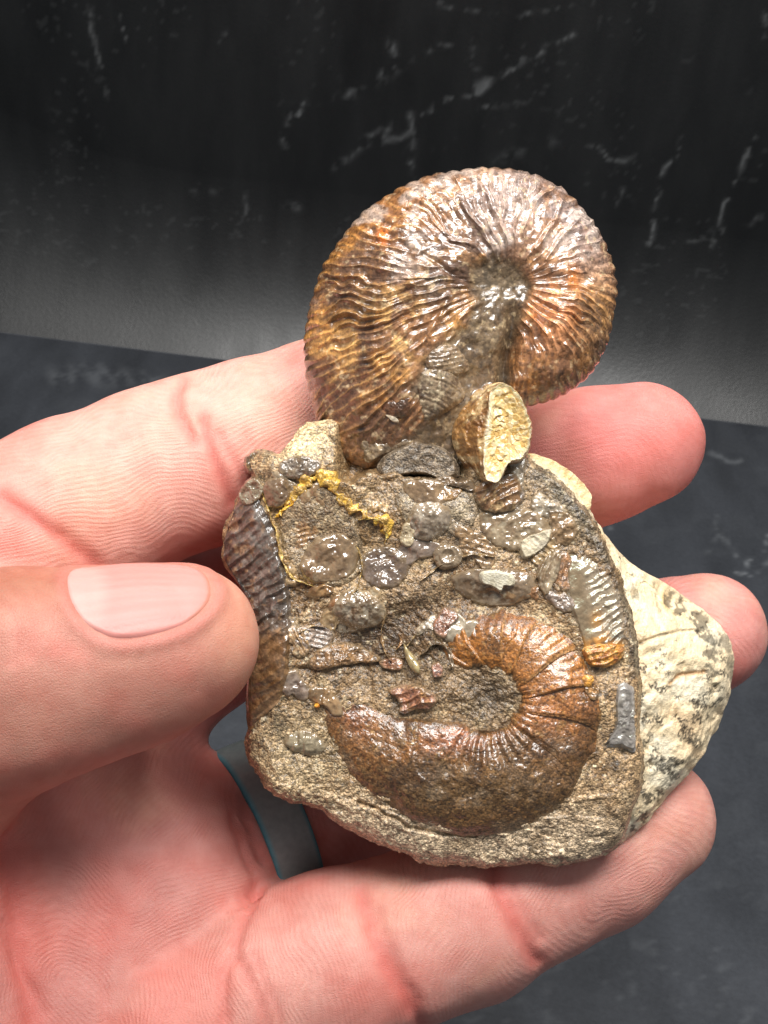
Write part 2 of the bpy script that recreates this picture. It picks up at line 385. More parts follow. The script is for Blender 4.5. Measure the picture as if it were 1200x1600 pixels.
def hand_surface():
    h = 0.55
    lo = np.array([-98.0, -118.0, -50.0]); hi = np.array([54.0, 26.0, 30.0])
    n = np.ceil((hi - lo) / h).astype(int)
    ax = [(lo[k] + h * np.arange(n[k])).astype(np.float32) for k in range(3)]
    def field(g):
        F = np.full(tuple(n), 60.0, np.float32)
        for a, ra, b, rb in prims(g):
            m = 7.0
            l = np.minimum(a - ra, b - rb) - m; u = np.maximum(a + ra, b + rb) + m
            i0 = np.clip(np.floor((l - lo) / h).astype(int), 0, n); i1 = np.clip(np.ceil((u - lo) / h).astype(int), 0, n)
            if np.any(i1 <= i0): continue
            sl = tuple(slice(i0[k], i1[k]) for k in range(3))
            x = ax[0][sl[0]][:, None, None]; y = ax[1][sl[1]][None, :, None]; z = ax[2][sl[2]][None, None, :]
            ba = (b - a).astype(np.float32); L = float(ba @ ba)
            t = np.clip(((x - np.float32(a[0])) * ba[0] + (y - np.float32(a[1])) * ba[1] + (z - np.float32(a[2])) * ba[2]) / np.float32(L), 0, 1)
            dx = x - np.float32(a[0]) - t * ba[0]; dy = y - np.float32(a[1]) - t * ba[1]; dz = z - np.float32(a[2]) - t * ba[2]
            e = np.sqrt(dx*dx + dy*dy + dz*dz) - (np.float32(ra) + np.float32(rb - ra) * t)
            F[sl] = smin(F[sl], e, np.float32(GK[g]))
        return F
    F = field(4)
    for g in (1, 2, 0, 3, 5): F = smin(F, field(g), np.float32(JOINK[g]))
    F[0], F[-1] = 1, 1; F[:, 0], F[:, -1] = 1, 1; F[:, :, 0], F[:, :, -1] = 1, 1
    S = F < 0
    # surface nets
    c = S[:-1,:-1,:-1].astype(np.int8)
    tot = sum(S[i:n[0]-1+i, j:n[1]-1+j, k:n[2]-1+k].astype(np.int8) for i in (0,1) for j in (0,1) for k in (0,1))
    cells = np.argwhere((tot > 0) & (tot < 8)); idx = np.full((n[0]-1, n[1]-1, n[2]-1), -1, np.int64)
    idx[cells[:,0], cells[:,1], cells[:,2]] = np.arange(len(cells))
    acc = np.zeros((len(cells), 3)); cnt = np.zeros(len(cells))
    corners = [(i,j,k) for i in (0,1) for j in (0,1) for k in (0,1)]
    for a in corners:
        for d in range(3):
            if a[d]: continue
            b = list(a); b[d] = 1
            fa = F[cells[:,0]+a[0], cells[:,1]+a[1], cells[:,2]+a[2]]; fb = F[cells[:,0]+b[0], cells[:,1]+b[1], cells[:,2]+b[2]]
            m = (fa < 0) != (fb < 0); t = fa[m] / (fa[m] - fb[m])
            p = np.tile(np.array(a, float), (m.sum(), 1)); p[:, d] = t
            acc[m] += p; cnt[m] += 1
    V = lo + h * (cells + acc / cnt[:, None])
    Q = []
    for d in range(3):
        e1, e2 = (d + 1) % 3, (d + 2) % 3
        A = [slice(1, n[k]-1) for k in range(3)]; A[d] = slice(0, n[d]-1)
        B = list(A); B[d] = slice(1, n[d])
        sa, sb = S[tuple(A)], S[tuple(B)]
        ed = np.argwhere(sa != sb); fl = sa[ed[:,0], ed[:,1], ed[:,2]]
        off = np.ones(3, int); off[d] = 0; ed = ed + off
        def I(o1, o2):
            q = ed.copy(); q[:, e1] -= o1; q[:, e2] -= o2
            return idx[q[:,0], q[:,1], q[:,2]]
        q = np.stack([I(1,1), I(0,1), I(0,0), I(1,0)], 1)
        q[~fl] = q[~fl][:, ::-1]; Q.append(q)
    return V, np.concatenate(Q)

def mesh_normals(V, Q):
    n = np.cross(V[Q[:,2]] - V[Q[:,0]], V[Q[:,3]] - V[Q[:,1]]); N_ = np.zeros_like(V)
    for k in range(4): np.add.at(N_, Q[:, k], n)
    return N_ / (np.linalg.norm(N_, axis=1, keepdims=True) + 1e-12)
def smooth_mesh(V, Q, it, lam=0.5):
    for _ in range(it):
        s = np.zeros_like(V); c = np.zeros(len(V))
        for k in range(4):
            np.add.at(s, Q[:, k], V[Q[:, (k+1) % 4]] + V[Q[:, (k+3) % 4]]); np.add.at(c, Q[:, k], 2)
        V = V + lam * (s / np.maximum(c, 1)[:, None] - V)
    return V

# nail frame on the thumb
TA, TB = P(55,1056,9), P(290,1000,6.8)
N_AX = (TB - TA) / np.linalg.norm(TB - TA)
_up = np.array([0, 1.0, 0]); _up = _up - N_AX * (_up @ N_AX); _up /= np.linalg.norm(_up)
N_FR = np.cross(N_AX, _up); N_FR = N_FR if N_FR[2] > 0 else -N_FR
N_C = P(244, 1017, 7.4)
NA_C, NA_R, NL = math.radians(33), math.radians(42), 7.2
def nail_rho(V):
    q = V - N_C; a = q @ N_AX; u = q @ _up; f = q @ N_FR
    ph = np.arctan2(f, u) - NA_C
    aa = np.where(a > 0, a / NL, a / (NL * 0.97)); pp = ph / NA_R
    return (np.abs(aa) ** 2.6 + np.abs(pp) ** 2.3) ** (1 / 2.45), a, ph

CREASES = [ # group, width mm, depth mm, redness, picture points
 (0, 0.55, 0.55, 1.0, [(286,598),(279,630),(286,660),(302,690)]),
 (0, 0.6, 0.5, 1.0, [(318,655),(330,700),(345,740),(362,785)]), (0, 0.5, 0.25, .5, [(345,680),(375,740),(392,765)]),
 (0, 0.8, 0.6, 1.0, [(0,775),(60,818),(105,850),(150,885)]), (0, 0.4, 0.2, .3, [(95,835),(125,845),(150,870)]),
 (3, 0.9, 0.7, 1.0, [(770,1340),(782,1395),(808,1440),(838,1500)]), (3, 0.5, 0.3, .5, [(800,1380),(815,1420),(850,1470)]),
 (3, 0.8, 0.5, .9, [(565,1395),(590,1470),(625,1540),(660,1600)]), (3, 0.5, 0.3, .5, [(590,1420),(610,1480),(650,1560)]),
 (3, 0.6, 0.35, .6, [(372,1500),(390,1530),(410,1570),(415,1610)]), (3, 0.4, 0.25, .4, [(395,1490),(420,1540),(440,1600)]),
 (2, 0.5, 0.35, .3, [(378,1240),(388,1290),(408,1340)]), (4, 0.5, 0.4, .4, [(365,1270),(378,1320),(398,1362)]), (4, 0.5, 0.3, .4, [(378,1285),(402,1325),(412,1345)]),
 (4, 1.1, 0.6, .8, [(0,1300),(18,1400),(30,1500),(55,1610)]), (4, 0.5, 0.3, .5, [(0,1440),(25,1500),(70,1580)]), (4, 0.4, 0.22, .3, [(173,1450),(160,1520),(165,1600)]),
 (4, 0.8, 1.3, .9, [(400,1388),(388,1425),(368,1478),(353,1530),(350,1605)]), (3, 0.6, 0.6, .6, [(400,1390),(386,1430),(366,1485),(352,1535),(352,1605)]),
 (5, 0.35, 0.16, .2, [(-10,930),(20,960),(30,1000),(24,1040)]), (5, 0.35, 0.14, .2, [(15,915),(48,950),(56,990),(50,1030)]), (5, 0.3, 0.12, .2, [(50,915),(80,945),(88,985),(82,1020)]),
 (5, 0.45, 0.25, .4, [(0,905),(40,893),(90,900)]),
]
def build_hand():
    V, Q = hand_surface()
    V = smooth_mesh(V, Q, 2)
    Nn = mesh_normals(V, Q); px, py = to_px(V)
    D = np.stack([sdf_points(V, g) for g in range(6)], 1); grp = D.argmin(1)
    front = Nn[:, 2] > -0.1
    disp = np.zeros(len(V)); red = np.zeros(len(V))
    wob = fbm(V, 2.5, 2, 61) * 5
    for g, wd, dp, rd, pts in CREASES:
        cp = catmull(pts, 6, closed=False)
        d = line_dist(px + wob, py + wob * .6, [tuple(q) for q in cp]) / MM
        ok = front & ((grp == g) | ((D[:, g] < 1.5)))
        e = np.exp(-(d / wd) ** 2) * ok
        disp -= dp * e; red = np.maximum(red, rd * np.exp(-(d / (wd * 1.5)) ** 2) * ok)
    disp += fbm(V, 9.0, 2, 63) * 0.22 + fbm(V, 2.2, 2, 64) * 0.04
    rho, a_, ph_ = nail_rho(V); near = (grp == 5) & (np.abs(ph_) < 1.5)
    disp += near * (0.30 * np.exp(-((rho - 1.12) / 0.09) ** 2) - 0.45 * (1 - sst(0.90, 1.02, rho)))
    V = V + Nn * disp[:, None]
    # ---- skin tone by part, with some shade painted into palm and thumb
    base = lin(228, 166, 148)
    c = np.tile(base, (len(V), 1))
    tone = {0: (228,166,152), 1: (218,140,132), 2: (214,146,137), 3: (216,154,142), 4: (188,122,113), 5: (188,130,114)}  # redder palm, darkened further as shade; thumb toned down against the near lamp
    wts = np.exp(-np.clip(D - D.min(1, keepdims=True), 0, 30) / 1.6); wts /= wts.sum(1, keepdims=True)
    c = sum(wts[:, g:g+1] * lin(*tone[g])[None, :] for g in range(6))
    mot = fbm(V, 11.0, 4, 71)
    c = mixc(c, lin(214, 120, 108), 0.55 * sst(0.0, 0.9, mot)); c = mixc(c, lin(232, 176, 150), 0.45 * sst(0.0, 0.9, -mot))
    c = mixc(c, lin(206, 96, 86), 0.6 * red)
    c = mixc(c, lin(232, 128, 122), 0.55 * blob(px, py, 960, 690, 90, 60) * (grp == 1))
    c = mixc(c, lin(214, 152, 126), 0.6 * blob(px, py, 385, 990, 60, 90) * (grp == 5))
    c = mixc(c, lin(160, 100, 74), 0.65 * blob(px, py, 30, 905, 120, 45, 5) * (grp == 5))       # tanned back of the thumb
    c = mixc(c, lin(190, 118, 106), 0.7 * near * np.exp(-((rho - 1.08) / 0.10) ** 2))
    # ---- friction ridges: a phase in ridges, and where they are
    ph = np.zeros(len(V)); am = np.full(len(V), 0.85)
    wx = px + fb2(px, py, 90, 2, 81) * 22; wy = py + fb2(px, py, 90, 2, 82) * 22
    def dirphase(ang, per=7.6): 
        q = math.radians(ang); return (wx * math.cos(q) + wy * math.sin(q)) / per
    def loops(cx, cy, ang, sq, per=7.4):
        q = math.radians(ang); u = (wx - cx) * math.cos(q) + (wy - cy) * math.sin(q); v = -(wx - cx) * math.sin(q) + (wy - cy) * math.cos(q)
        return np.hypot(u * sq, v) / per
    sw = px + wob * 4
    gap = lambda q: sst(4, 26, np.abs(q))
    am = am * np.where(grp == 0, gap(px + 0.35 * (700 - py) - 330), 1) * np.where(grp == 3, gap(px + 0.3 * (py - 1400) - 800) * gap(px - 600), 1)
    am = am * np.where(grp == 4, gap(py - 1330) * np.where(py > 1330, gap(px - 190), 1), 1)
    ph = np.where(grp == 0, np.where(px + 0.35 * (700 - py) < 330, dirphase(78), dirphase(62)), ph)
    ph = np.where(grp == 1, loops(900, 775, -15, 0.55), ph)
    ph = np.where(grp == 2, loops(1080, 1040, -22, 0.7), ph)
    ph = np.where(grp == 3, np.where(px + 0.3 * (py - 1400) < 800, np.where(px < 600, dirphase(-12), dirphase(8)), loops(1000, 1370, -32, 0.55)), ph)
    pal = np.where(py < 1330, dirphase(35), np.where(px < 190, loops(130, 1560, 60, 0.6), dirphase(72)))
    ph = np.where(grp == 4, pal, ph); ph = np.where(grp == 5, dirphase(58, 9.0), ph)
    am = np.where(grp == 5, 0.12, np.where(grp == 1, 0.5, am)); am = am * (1 - 0.85 * red); am = np.where(front, am, 0.2)
    am = am * sst(0.0, 0.9, np.sort(D, 1)[:, 1] - np.sort(D, 1)[:, 0] - 0.15)
    bp = P(-560, 1800, 0)
    o = mk('hand', V, Q, M_SKIN, col=np.clip(c, 0, 1), fl={'ridge': ph, 'ridge_amount': am}, base=bp)
    o.matrix_world = RIG @ Matrix.Translation(Vector(bp * 0.001))
    o['label'] = 'left hand, palm open, thumb and fingers gripping the ammonite fossil'; o['category'] = 'hand'
    # ---- thumb nail
    na, nr = 96, 28
    th = np.linspace(0, 2*np.pi, na, endpoint=False); rr = np.linspace(0.02, 1.0, nr)
    R_, T_ = np.meshgrid(rr, th, indexing='ij')
    ex = 2 / 2.45
    aa = np.sign(np.cos(T_)) * np.abs(np.cos(T_)) ** ex * R_ * NL; pp = np.sign(np.sin(T_)) * np.abs(np.sin(T_)) ** ex * R_ * NA_R
    ori = N_C + aa[..., None] * N_AX
    dr = np.cos(pp + NA_C)[..., None] * _up + np.sin(pp + NA_C)[..., None] * N_FR
    t = np.full(aa.shape, 15.0)
    for _ in range(28):
        e = sdf_points((ori + t[..., None] * dr).reshape(-1, 3), 5).reshape(t.shape); t = t - e * 0.9
    t = t + 0.02 + 0.14 * (1 - R_ ** 3) - 0.30 * (R_ > 0.985) + 0.015 * np.sin(pp * 60)
    NV = (ori + t[..., None] * dr).reshape(-1, 3); s = aa.ravel() / NL; rh = R_.ravel()
    nc = np.tile(lin(204, 140, 132), (len(NV), 1))
    nc = mixc(nc, lin(206, 156, 148), 1 - sst(0.55, 0.85, np.hypot((s + 1.15) / 1.0, pp.ravel() / NA_R * 0.75)))      # lunula
    nc = mixc(nc, lin(216, 146, 138), sst(0.2, 0.75, s) * 0.5)
    nc = mixc(nc, lin(170, 112, 84), 0.75 * sst(0.90, 0.985, rh) * sst(0.35, 0.7, s))
    nc = nc * (1 + 0.03 * np.sin(pp.ravel() * 43 + np.sin(pp.ravel() * 17)))[:, None]
    mn, tt, bb = nt_new('fingernail')
    at = N(tt, 'ShaderNodeAttribute', attribute_name='Col'); tt.links.new(at.outputs['Color'], bb.inputs['Base Color'])
    bb.inputs['Roughness'].default_value = 0.42; bb.inputs['Specular IOR Level'].default_value = 0.35; bb.inputs['Subsurface Weight'].default_value = 0.4
    bb.inputs['Subsurface Radius'].default_value = (1, .45, .35); bb.inputs['Subsurface Scale'].default_value = 0.0012
    vv = mm_coords(tt); nn = N(tt, 'ShaderNodeTexNoise', i_Scale=2.5, i_Detail=4.0); tt.links.new(vv, nn.inputs['Vector'])
    bbp = N(tt, 'ShaderNodeBump', i_Strength=1.0, i_Distance=0.00003); tt.links.new(nn.outputs[0], bbp.inputs['Height']); tt.links.new(bbp.outputs[0], bb.inputs['Normal'])
    k = len(NV); NV = np.concatenate([NV, NV[:na].mean(0, keepdims=True)]); nc = np.concatenate([nc, nc[:1]])
    mk('thumb_nail', NV, grid_quads(nr, na, True), mn, parent=o, T=fan(k, 0, na, True), col=np.clip(nc, 0, 1), base=bp)
    return o
build_hand()

def build_ring():
    a, b = P(300,1345,-23), P(560,1230,-32); axv = (b - a) / np.linalg.norm(b - a)
    c = P(412,1299,-26.8); r0 = 123.5 / MM * (1 - c[2] / DZ) + 0.1
    u = np.cross(axv, [0, 0, 1.0]); u /= np.linalg.norm(u); v = np.cross(axv, u)
    prof = []
    W, T = 2.95, 1.55
    for k in range(13):
        s = -1 + 2 * k / 12; prof.append((s * W * 0.93, T + 0.10 * (1 - s * s)))
    prof += [(W, T - 0.22), (W, 0.2), (W * 0.9, 0.0), (0, -0.1), (-W * 0.9, 0.0), (-W, 0.2), (-W, T - 0.22)]
    prof = np.array(prof); n = 128; th = np.linspace(0, 2*np.pi, n, endpoint=False); m = len(prof)
    V = np.array([c + axv * q[0] + (r0 + q[1]) * (np.cos(t) * u + np.sin(t) * v) for t in th for q in prof])
    Q = grid_quads(n, m, True); last = np.stack([(n-1)*m + np.arange(m), (n-1)*m + (np.arange(m)+1) % m, (np.arange(m)+1) % m, np.arange(m)], 1)
    e = np.tile(np.abs(prof[:, 0]) / W, n)
    col = mixc(np.tile(lin(128, 140, 140), (len(V), 1)), lin(62, 140, 156), sst(0.80, 1.0, e))
    mt, t, bs = nt_new('silicone'); at = N(t, 'ShaderNodeAttribute', attribute_name='Col')
    v3 = mm_coords(t); n1 = N(t, 'ShaderNodeTexNoise', i_Scale=1.2, i_Detail=5.0); t.links.new(v3, n1.inputs['Vector'])
    g = N(t, 'ShaderNodeMapRange', i_1=0.3, i_2=0.7, i_3=0.9, i_4=1.1); t.links.new(n1.outputs[0], g.inputs[0])
    t.links.new(mul_color(t, at.outputs['Color'], g.outputs[0]), bs.inputs['Base Color']); bs.inputs['Roughness'].default_value = 0.5
    o = mk('ring', V, np.concatenate([Q, last]), mt, col=col, base=c)
    o.matrix_world = RIG @ Matrix.Translation(Vector(c * 0.001))
    o['label'] = 'wide grey silicone ring with teal edges worn on the ring finger'; o['category'] = 'ring'
build_ring()

# ------------------------------------------------------------------ the fossil
BASE = np.array([float(X(740)), float(Y(1360)) * 1.02, -6.0])
root = bpy.data.objects.new('ammonite_fossil', None); sc.collection.objects.link(root)
root.empty_display_size = 0.005
root.matrix_world = RIG @ Matrix.Translation(Vector(BASE * 0.001))
root['label'] = 'brown ammonite fossil standing on a shell-filled rock slab, held in the hand'; root['category'] = 'fossil'
def part(name, V, Q, mat, col, T=None, parent=None, **kw):
    if mat not in (M_CREAM, M_CALCITE): col = np.minimum(col * np.array([1.42, 1.38, 1.32]), 0.8)
    return mk(name, V, Q, mat, parent=parent or root, T=T, col=np.clip(col, 0.002, 1), base=BASE, **kw)
FS = 1.02
def xyz(px, py, z): return np.stack([X(px) * FS, Y(py) * FS, z], 1)

SLAB = [(386,716),(410,703),(440,712),(458,688),(482,664),(540,655),(640,650),(740,660),(812,700),(838,728),(872,750),(905,787),(940,842),(966,900),(984,958),(993,1010),(1000,1070),
        (999,1130),(1002,1200),(992,1262),(973,1318),(935,1342),(880,1356),(830,1353),(770,1362),(715,1358),(665,1350),(610,1327),(560,1306),(520,1282),(485,1258),(445,1247),
        (410,1224),(388,1190),(382,1160),(392,1125),(386,1085),(392,1040),(398,990),(392,945),(362,905),(345,878),(346,835),(362,795),(374,765),(396,742)]
UL = (765, 1085)                                     # navel of the lower ammonite
def H(px, py):
    """height in mm of the slab's face"""
    z = fb2(px, py, 170, 3, 101) * 0.9 + fb2(px, py, 40, 3, 102) * 0.28
    z = z - 3.4 * np.clip((py - 1215) / 145, 0, 2) ** 1.6                      # the lower rim falls away
    fl = np.clip((452 - px - 0.10 * np.abs(py - 960)) / 60, 0, 2)
    z = z - 2.6 * fl ** 1.2                                                   # left flank falls away
    z = z - 1.2 * np.clip((px - 930) / 70, 0, 1.5) ** 2
    z = z - 0.8 * blob(px, py, 600, 1050, 90, 60, 20)                         # hollow inside the lower body chamber
    z = z + 0.9 * blob(px, py, 655, 1062, 55, 38, 10) - 0.5 * blob(px, py, 765, 1085, 38)
    z = z + 0.7 * blob(px, py, 700, 800, 110, 70) - 0.7 * blob(px, py, 520, 1190, 70, 50)
    z = z - 0.9 * np.exp(-(line_dist(px, py, [(470,930),(560,1005),(640,960),(720,930),(840,960)]) / 26) ** 2)
    z = z - 1.1 * sst(740, 690, py) - 4.5 * sst(752, 738, py + fb2(px, py, 30, 3, 105) * 9 + 12 * blob(px, py, 600, 742, 30, 60) - 6 * blob(px, py, 660, 742, 30, 60)) * sst(522, 548, px) * sst(735, 712, px)
    return z
def ring_ext(px, py):
    """sinks towards the slab's border so its edge is rounded"""
    d = -sd_poly(px, py, SLAB); return d

def build_slab():
    c = (690, 1030); nth, ns = 1150, 230
    th = np.linspace(-np.pi, np.pi, nth, endpoint=False)
    ro = radial(SLAB, c, th) + fb2(np.cos(th) * 300, np.sin(th) * 300, 26, 4, 111, 0.6) * 5.0
    s = np.linspace(0.01, 1, ns) ** 0.85
    S_, T_ = np.meshgrid(s, th, indexing='ij'); R_ = S_ * ro[None, :]
    px = (c[0] + R_ * np.cos(T_)).ravel(); py = (c[1] + R_ * np.sin(T_)).ravel()
    z = H(px, py)
    edge = ((1 - S_) * ro[None, :]).ravel()
    lowr = sst(1150, 1250, py)
    z = z - 1.2 * (1 - sst(0, 14, edge)) ** 2 - 0.8 * lowr * (1 - sst(0, 40, edge)) ** 2
    rough = 0.4 + 0.6 * sst(-0.2, 0.5, fb2(px, py, 120, 3, 121))
    z = z + (fb2(px, py, 10, 3, 122, 0.7) * 0.20 + fb2(px, py, 4.5, 2, 123) * 0.07) * rough
    lay = fb2(px, py, 55, 3, 124); z = z + 0.18 * (sst(0.05, 0.14, lay) - sst(0.42, 0.50, lay))       # broken laminae
    cr = line_dist(px + fb2(px, py, 20, 2, 5) * 5, py, [(560,1248),(600,1262),(640,1285),(690,1296),(740,1300)])
    z = z - 0.6 * np.exp(-(cr / 3.0) ** 2) - 0.35 * np.exp(-(line_dist(px, py, [(450,1045),(495,1040),(520,1020),(560,1005)]) / 4) ** 2)
    # ---- mineral colour
    n1 = fb2(px, py, 90, 4, 131); n2 = fb2(px, py, 22, 4, 132, 0.65); n3 = fb2(px, py, 7, 3, 133)
    col = np.tile(lin(144, 120, 90), (len(px), 1))
    col = mixc(col, lin(112, 88, 60), sst(0.0, 0.6, n1)); col = mixc(col, lin(162, 142, 110), sst(0.1, 0.8, n2) * 0.8)
    col = mixc(col, lin(58, 46, 34), sst(0.25, 0.8, -n2) * 0.75)
    col = mixc(col, lin(170, 152, 128), 0.85 * sst(1215, 1300, py + n2 * 25 - (px - 700) * 0.03))          # pale sandy rim
    col = mixc(col, lin(140, 124, 96), 0.7 * blob(px, py, 470, 1170, 80, 90))
    col = mixc(col, lin(70, 56, 42), 0.85 * blob(px, py, 590, 1000, 120, 55, 10)); col = mixc(col, lin(66, 52, 38), 0.6 * blob(px, py, 650, 950, 90, 40, -30))
    col = mixc(col, lin(132, 122, 102), 0.7 * blob(px, py, 860, 790, 60, 60)); col = mixc(col, lin(70, 64, 54), 0.8 * np.exp(-(line_dist(px, py, [(840,740),(900,800),(945,880),(978,960),(992,1040)]) / 13) ** 2))
    col = mixc(col, lin(120, 108, 92), 0.7 * blob(px, py, 690, 790, 110, 45)); col = mixc(col, lin(205, 186, 145), 0.85 * blob(px, py, 470, 690, 40, 34)) 
    col = mixc(col, lin(122, 104, 66), 0.6 * blob(px, py, 500, 820, 80, 70))
    col = mixc(col, lin(96, 72, 44), 0.5 * sst(0.2, 0.7, fb2(px, py, 60, 3, 139)))
    col = mixc(col, lin(196, 184, 156), 0.55 * sst(0.55, 0.8, n3) * sst(-0.3, 0.5, n1)); col = mixc(col, lin(40, 32, 26), 0.5 * sst(0.45, 0.8, -n3))
    col = mixc(col, lin(64, 54, 42), 0.85 * blob(px, py, 762, 1084, 52)); col = mixc(col, lin(92, 76, 56), 0.6 * blob(px, py, 640, 1070, 70, 45))
    col = np.clip(col * np.array([1.06, 1.06, 1.06]), 0, .8)
    V = [xyz(px, py, z)]; C = [col]; Q = [grid_quads(ns, nth, True, flip=True)]
    # flank and underside
    bx, by = px[-nth:], py[-nth:]; bz = z[-nth:]
    prev = (ns - 1) * nth; cnt = ns * nth
    depth = np.array([0.25, .6, 1.1, 1.8, 2.7, 3.8, 5.2, 6.8, 8.4, 9.8, 10.6])
    inset = np.array([-0.3, -.8, -1, -0.6, 0.5, 2, 5, 10, 20, 38, 70]) 
    for d, i_ in zip(depth, inset):
        rr = np.maximum(ro - i_ * (0.6 + 0.5 * sst(0.0, 1.0, np.sin(th))), 30)
        qx = c[0] + rr * np.cos(th); qy = c[1] + rr * np.sin(th)
        jit = fbm(np.stack([qx, qy, np.full(nth, d * 14)], 1), 16, 4, 141, 0.6)
        qx = qx + jit * 3.5 * np.cos(th); qy = qy + jit * 3.5 * np.sin(th)
        V.append(xyz(qx, qy, bz - d + jit * 0.1)); cc = mixc(np.tile(lin(78, 70, 60), (nth, 1)), lin(140, 128, 100), sst(-0.3, 0.6, jit)); C.append(cc)
        q = np.stack([prev + np.arange(nth), prev + (np.arange(nth)+1) % nth, cnt + (np.arange(nth)+1) % nth, cnt + np.arange(nth)], 1)[:, ::-1]
        Q.append(q); prev = cnt; cnt += nth
    V.append(xyz(np.array([c[0]]), np.array([c[1]]), np.array([-12.5]))); C.append(lin(120, 110, 90)[None, :])
    V.append(xyz(np.array([c[0]]), np.array([c[1]]), H(np.array([c[0]*1.0]), np.array([c[1]*1.0])))); C.append(lin(90, 76, 58)[None, :])
    T = np.concatenate([fan(cnt, prev, nth, True), fan(cnt + 1, 0, nth)])
    part('rock_slab', np.concatenate(V), np.concatenate(Q), M_MATRIX, np.concatenate(C), T=T)
build_slab()

# ---- pale weathered rind on the right
def build_rind():
    E = catmull([(806,700),(838,727),(872,749),(905,786),(941,842),(967,900),(985,958),(994,1010),(1001,1070),(1000,1130),(1003,1200),(990,1258),(962,1308),(925,1326)], 10, closed=False)
    O = catmull([(812,702),(846,724),(882,748),(915,786),(948,838),(985,880),(1045,914),(1105,958),(1140,1000),(1146,1055),(1122,1135),(1072,1208),(1014,1280),(948,1338)], 10, closed=False)
    zo = np.interp(np.linspace(0, 1, len(O)), [0, .2, .35, .5, .7, .85, 1], [-3, -5, -9, -13, -13, -10, -7])
    nu, nv, nb = 520, 170, 60
    u = np.linspace(0, 1, nu); k = u * (len(E) - 1)
    ip = lambda A: np.interp(k, np.arange(len(E)), A)
    ex, ey, ox, oy, oz = ip(E[:, 0]) - 20 * sst(0.0, 0.3, u), ip(E[:, 1]), ip(O[:, 0]), ip(O[:, 1]), ip(zo)
    wid = np.hypot(ox - ex, oy - ey)
    rows = []; VV = []
    for j in range(nv + nb):
        if j < nv:
            v = j / (nv - 1)
            fx = v; px = ex + (ox - ex) * fx; py = ey + (oy - ey) * fx
            # a flat shoulder near the slab, then rolling over to the outer edge
            z0 = H(ex, ey) - 2.7
            z = z0 + (oz - z0) * (0.35 * v + 0.65 * v ** 3.2) 
            z = z - 0.9 * np.sin(np.pi * v) * np.exp(-((u - 0.40) / 0.09) ** 2) * 1.6
        else:
            v = 1 + (j - nv + 1) / nb
            a = (v - 1)
            px = ox - (ox - ex + 60) * (1 - np.cos(a * np.pi / 2)) * 0.9; py = oy + (ey - oy) * 0.5 * (1 - np.cos(a * np.pi / 2))
            z = oz - 9.0 * np.sin(a * np.pi / 2)
        f = 1 - z / DZ
        VV.append(np.stack([(px - 600) / MM * f, -(py - 800) / MM * f, z], 1))
    V = np.concatenate(VV); 
    qx, qy = to_px(V); vj = np.repeat(np.arange(nv + nb) / (nv - 1.0), nu); uu = np.tile(u, nv + nb)
    dn = fbm(V, 5.0, 4, 151) * 0.6 * sst(0.0, 0.2, vj) + fbm(V, 0.9, 3, 152) * 0.11 - 0.35 * sst(0.45, 0.6, fbm(V, 2.6, 3, 156)) * 0.5
    V[:, 2] += dn; V[:, 0] += dn * 0.5
    crk = line_dist(qx, qy, [(1045,1068),(1065,1055),(1100,1050)]); crk2 = line_dist(qx + fb2(qx, qy, 20, 2, 3) * 5, qy, [(995,1005),(1030,992),(1080,985),(1095,990)])
    V[:, 2] -= 0.35 * np.exp(-(crk / 3) ** 2) + 0.3 * np.exp(-(crk2 / 2.5) ** 2)
    n1 = fb2(qx, qy, 45, 4, 153); n2 = fb2(qx, qy, 12, 4, 154, 0.65)
    col = np.tile(lin(240, 218, 179), (len(V), 1))
    col = mixc(col, lin(226, 190, 146), sst(0.15, 0.8, n1) * 0.6); col = mixc(col, lin(240, 232, 208), sst(0.2, 0.8, -n1) * 0.6)
    col = mixc(col, lin(196, 162, 118), sst(0.3, 0.8, n2) * 0.5)
    col = mixc(col, lin(168, 112, 50), 0.75 * np.exp(-(crk / 3.5) ** 2)); col = mixc(col, lin(190, 150, 76), 0.6 * blob(qx, qy, 1035, 935, 50, 14, 30) * sst(-0.3, 0.4, n2))
    col = mixc(col, lin(92, 82, 66), 0.8 * np.exp(-(crk2 / 2.5) ** 2) * sst(-0.4, 0.3, n2))
    # grey skin on the outer shoulder
    gm = np.exp(-(line_dist(qx + n2 * 9, qy + n2 * 9, [(1060,945),(1100,975),(1115,1010),(1112,1045)]) / 17) ** 2) + 0.9 * np.exp(-(line_dist(qx, qy, [(1135,995),(1143,1050),(1130,1110)]) / 8) ** 2)
    col = mixc(col, lin(74, 70, 62), sst(0.40, 0.80, gm + n2 * 0.55 + 0.3 * fb2(qx, qy, 6, 3, 159) - 0.22) * 0.75)
    col = mixc(col, lin(120, 104, 76), 0.7 * sst(0.5, 0.8, fb2(qx * 1.0, qy * 0.5, 14, 3, 155)) * blob(qx, qy, 1010, 930, 50, 40, 30))
    # black dendrites
    den = [(1002,1045,9),(1030,1035,7),(1040,1050,6),(1020,1072,9),(1032,1075,8),(998,1100,10),(1000,1085,6),(1008,1125,10),(1025,1122,8),(1034,1130,8),(1090,1100,14),(1098,1092,11),(1068,1128,12),(1086,1120,12),(1076,1148,12),(1082,1160,11),(1066,1152,8),
           (1045,1195,15),(1056,1190,11),(1052,1212,11),(1036,1200,10),(1012,1245,13),(1032,1238,9),(1126,1050,8),(1120,1075,9),(1130,1030,7),(1108,1080,8),(1010,1160,8),(1000,1180,8),(1018,1150,7),(1040,1150,5),(1005,1215,9),(1004,1275,9),(1022,1185,7),(1034,1022,5),(1020,1015,5),(1115,1100,8),(1060,1090,5),(1105,1060,7),(990,1295,8),(1028,1172,6),(1125,1095,7),(1110,1120,6)]
    dm = np.zeros(len(V))
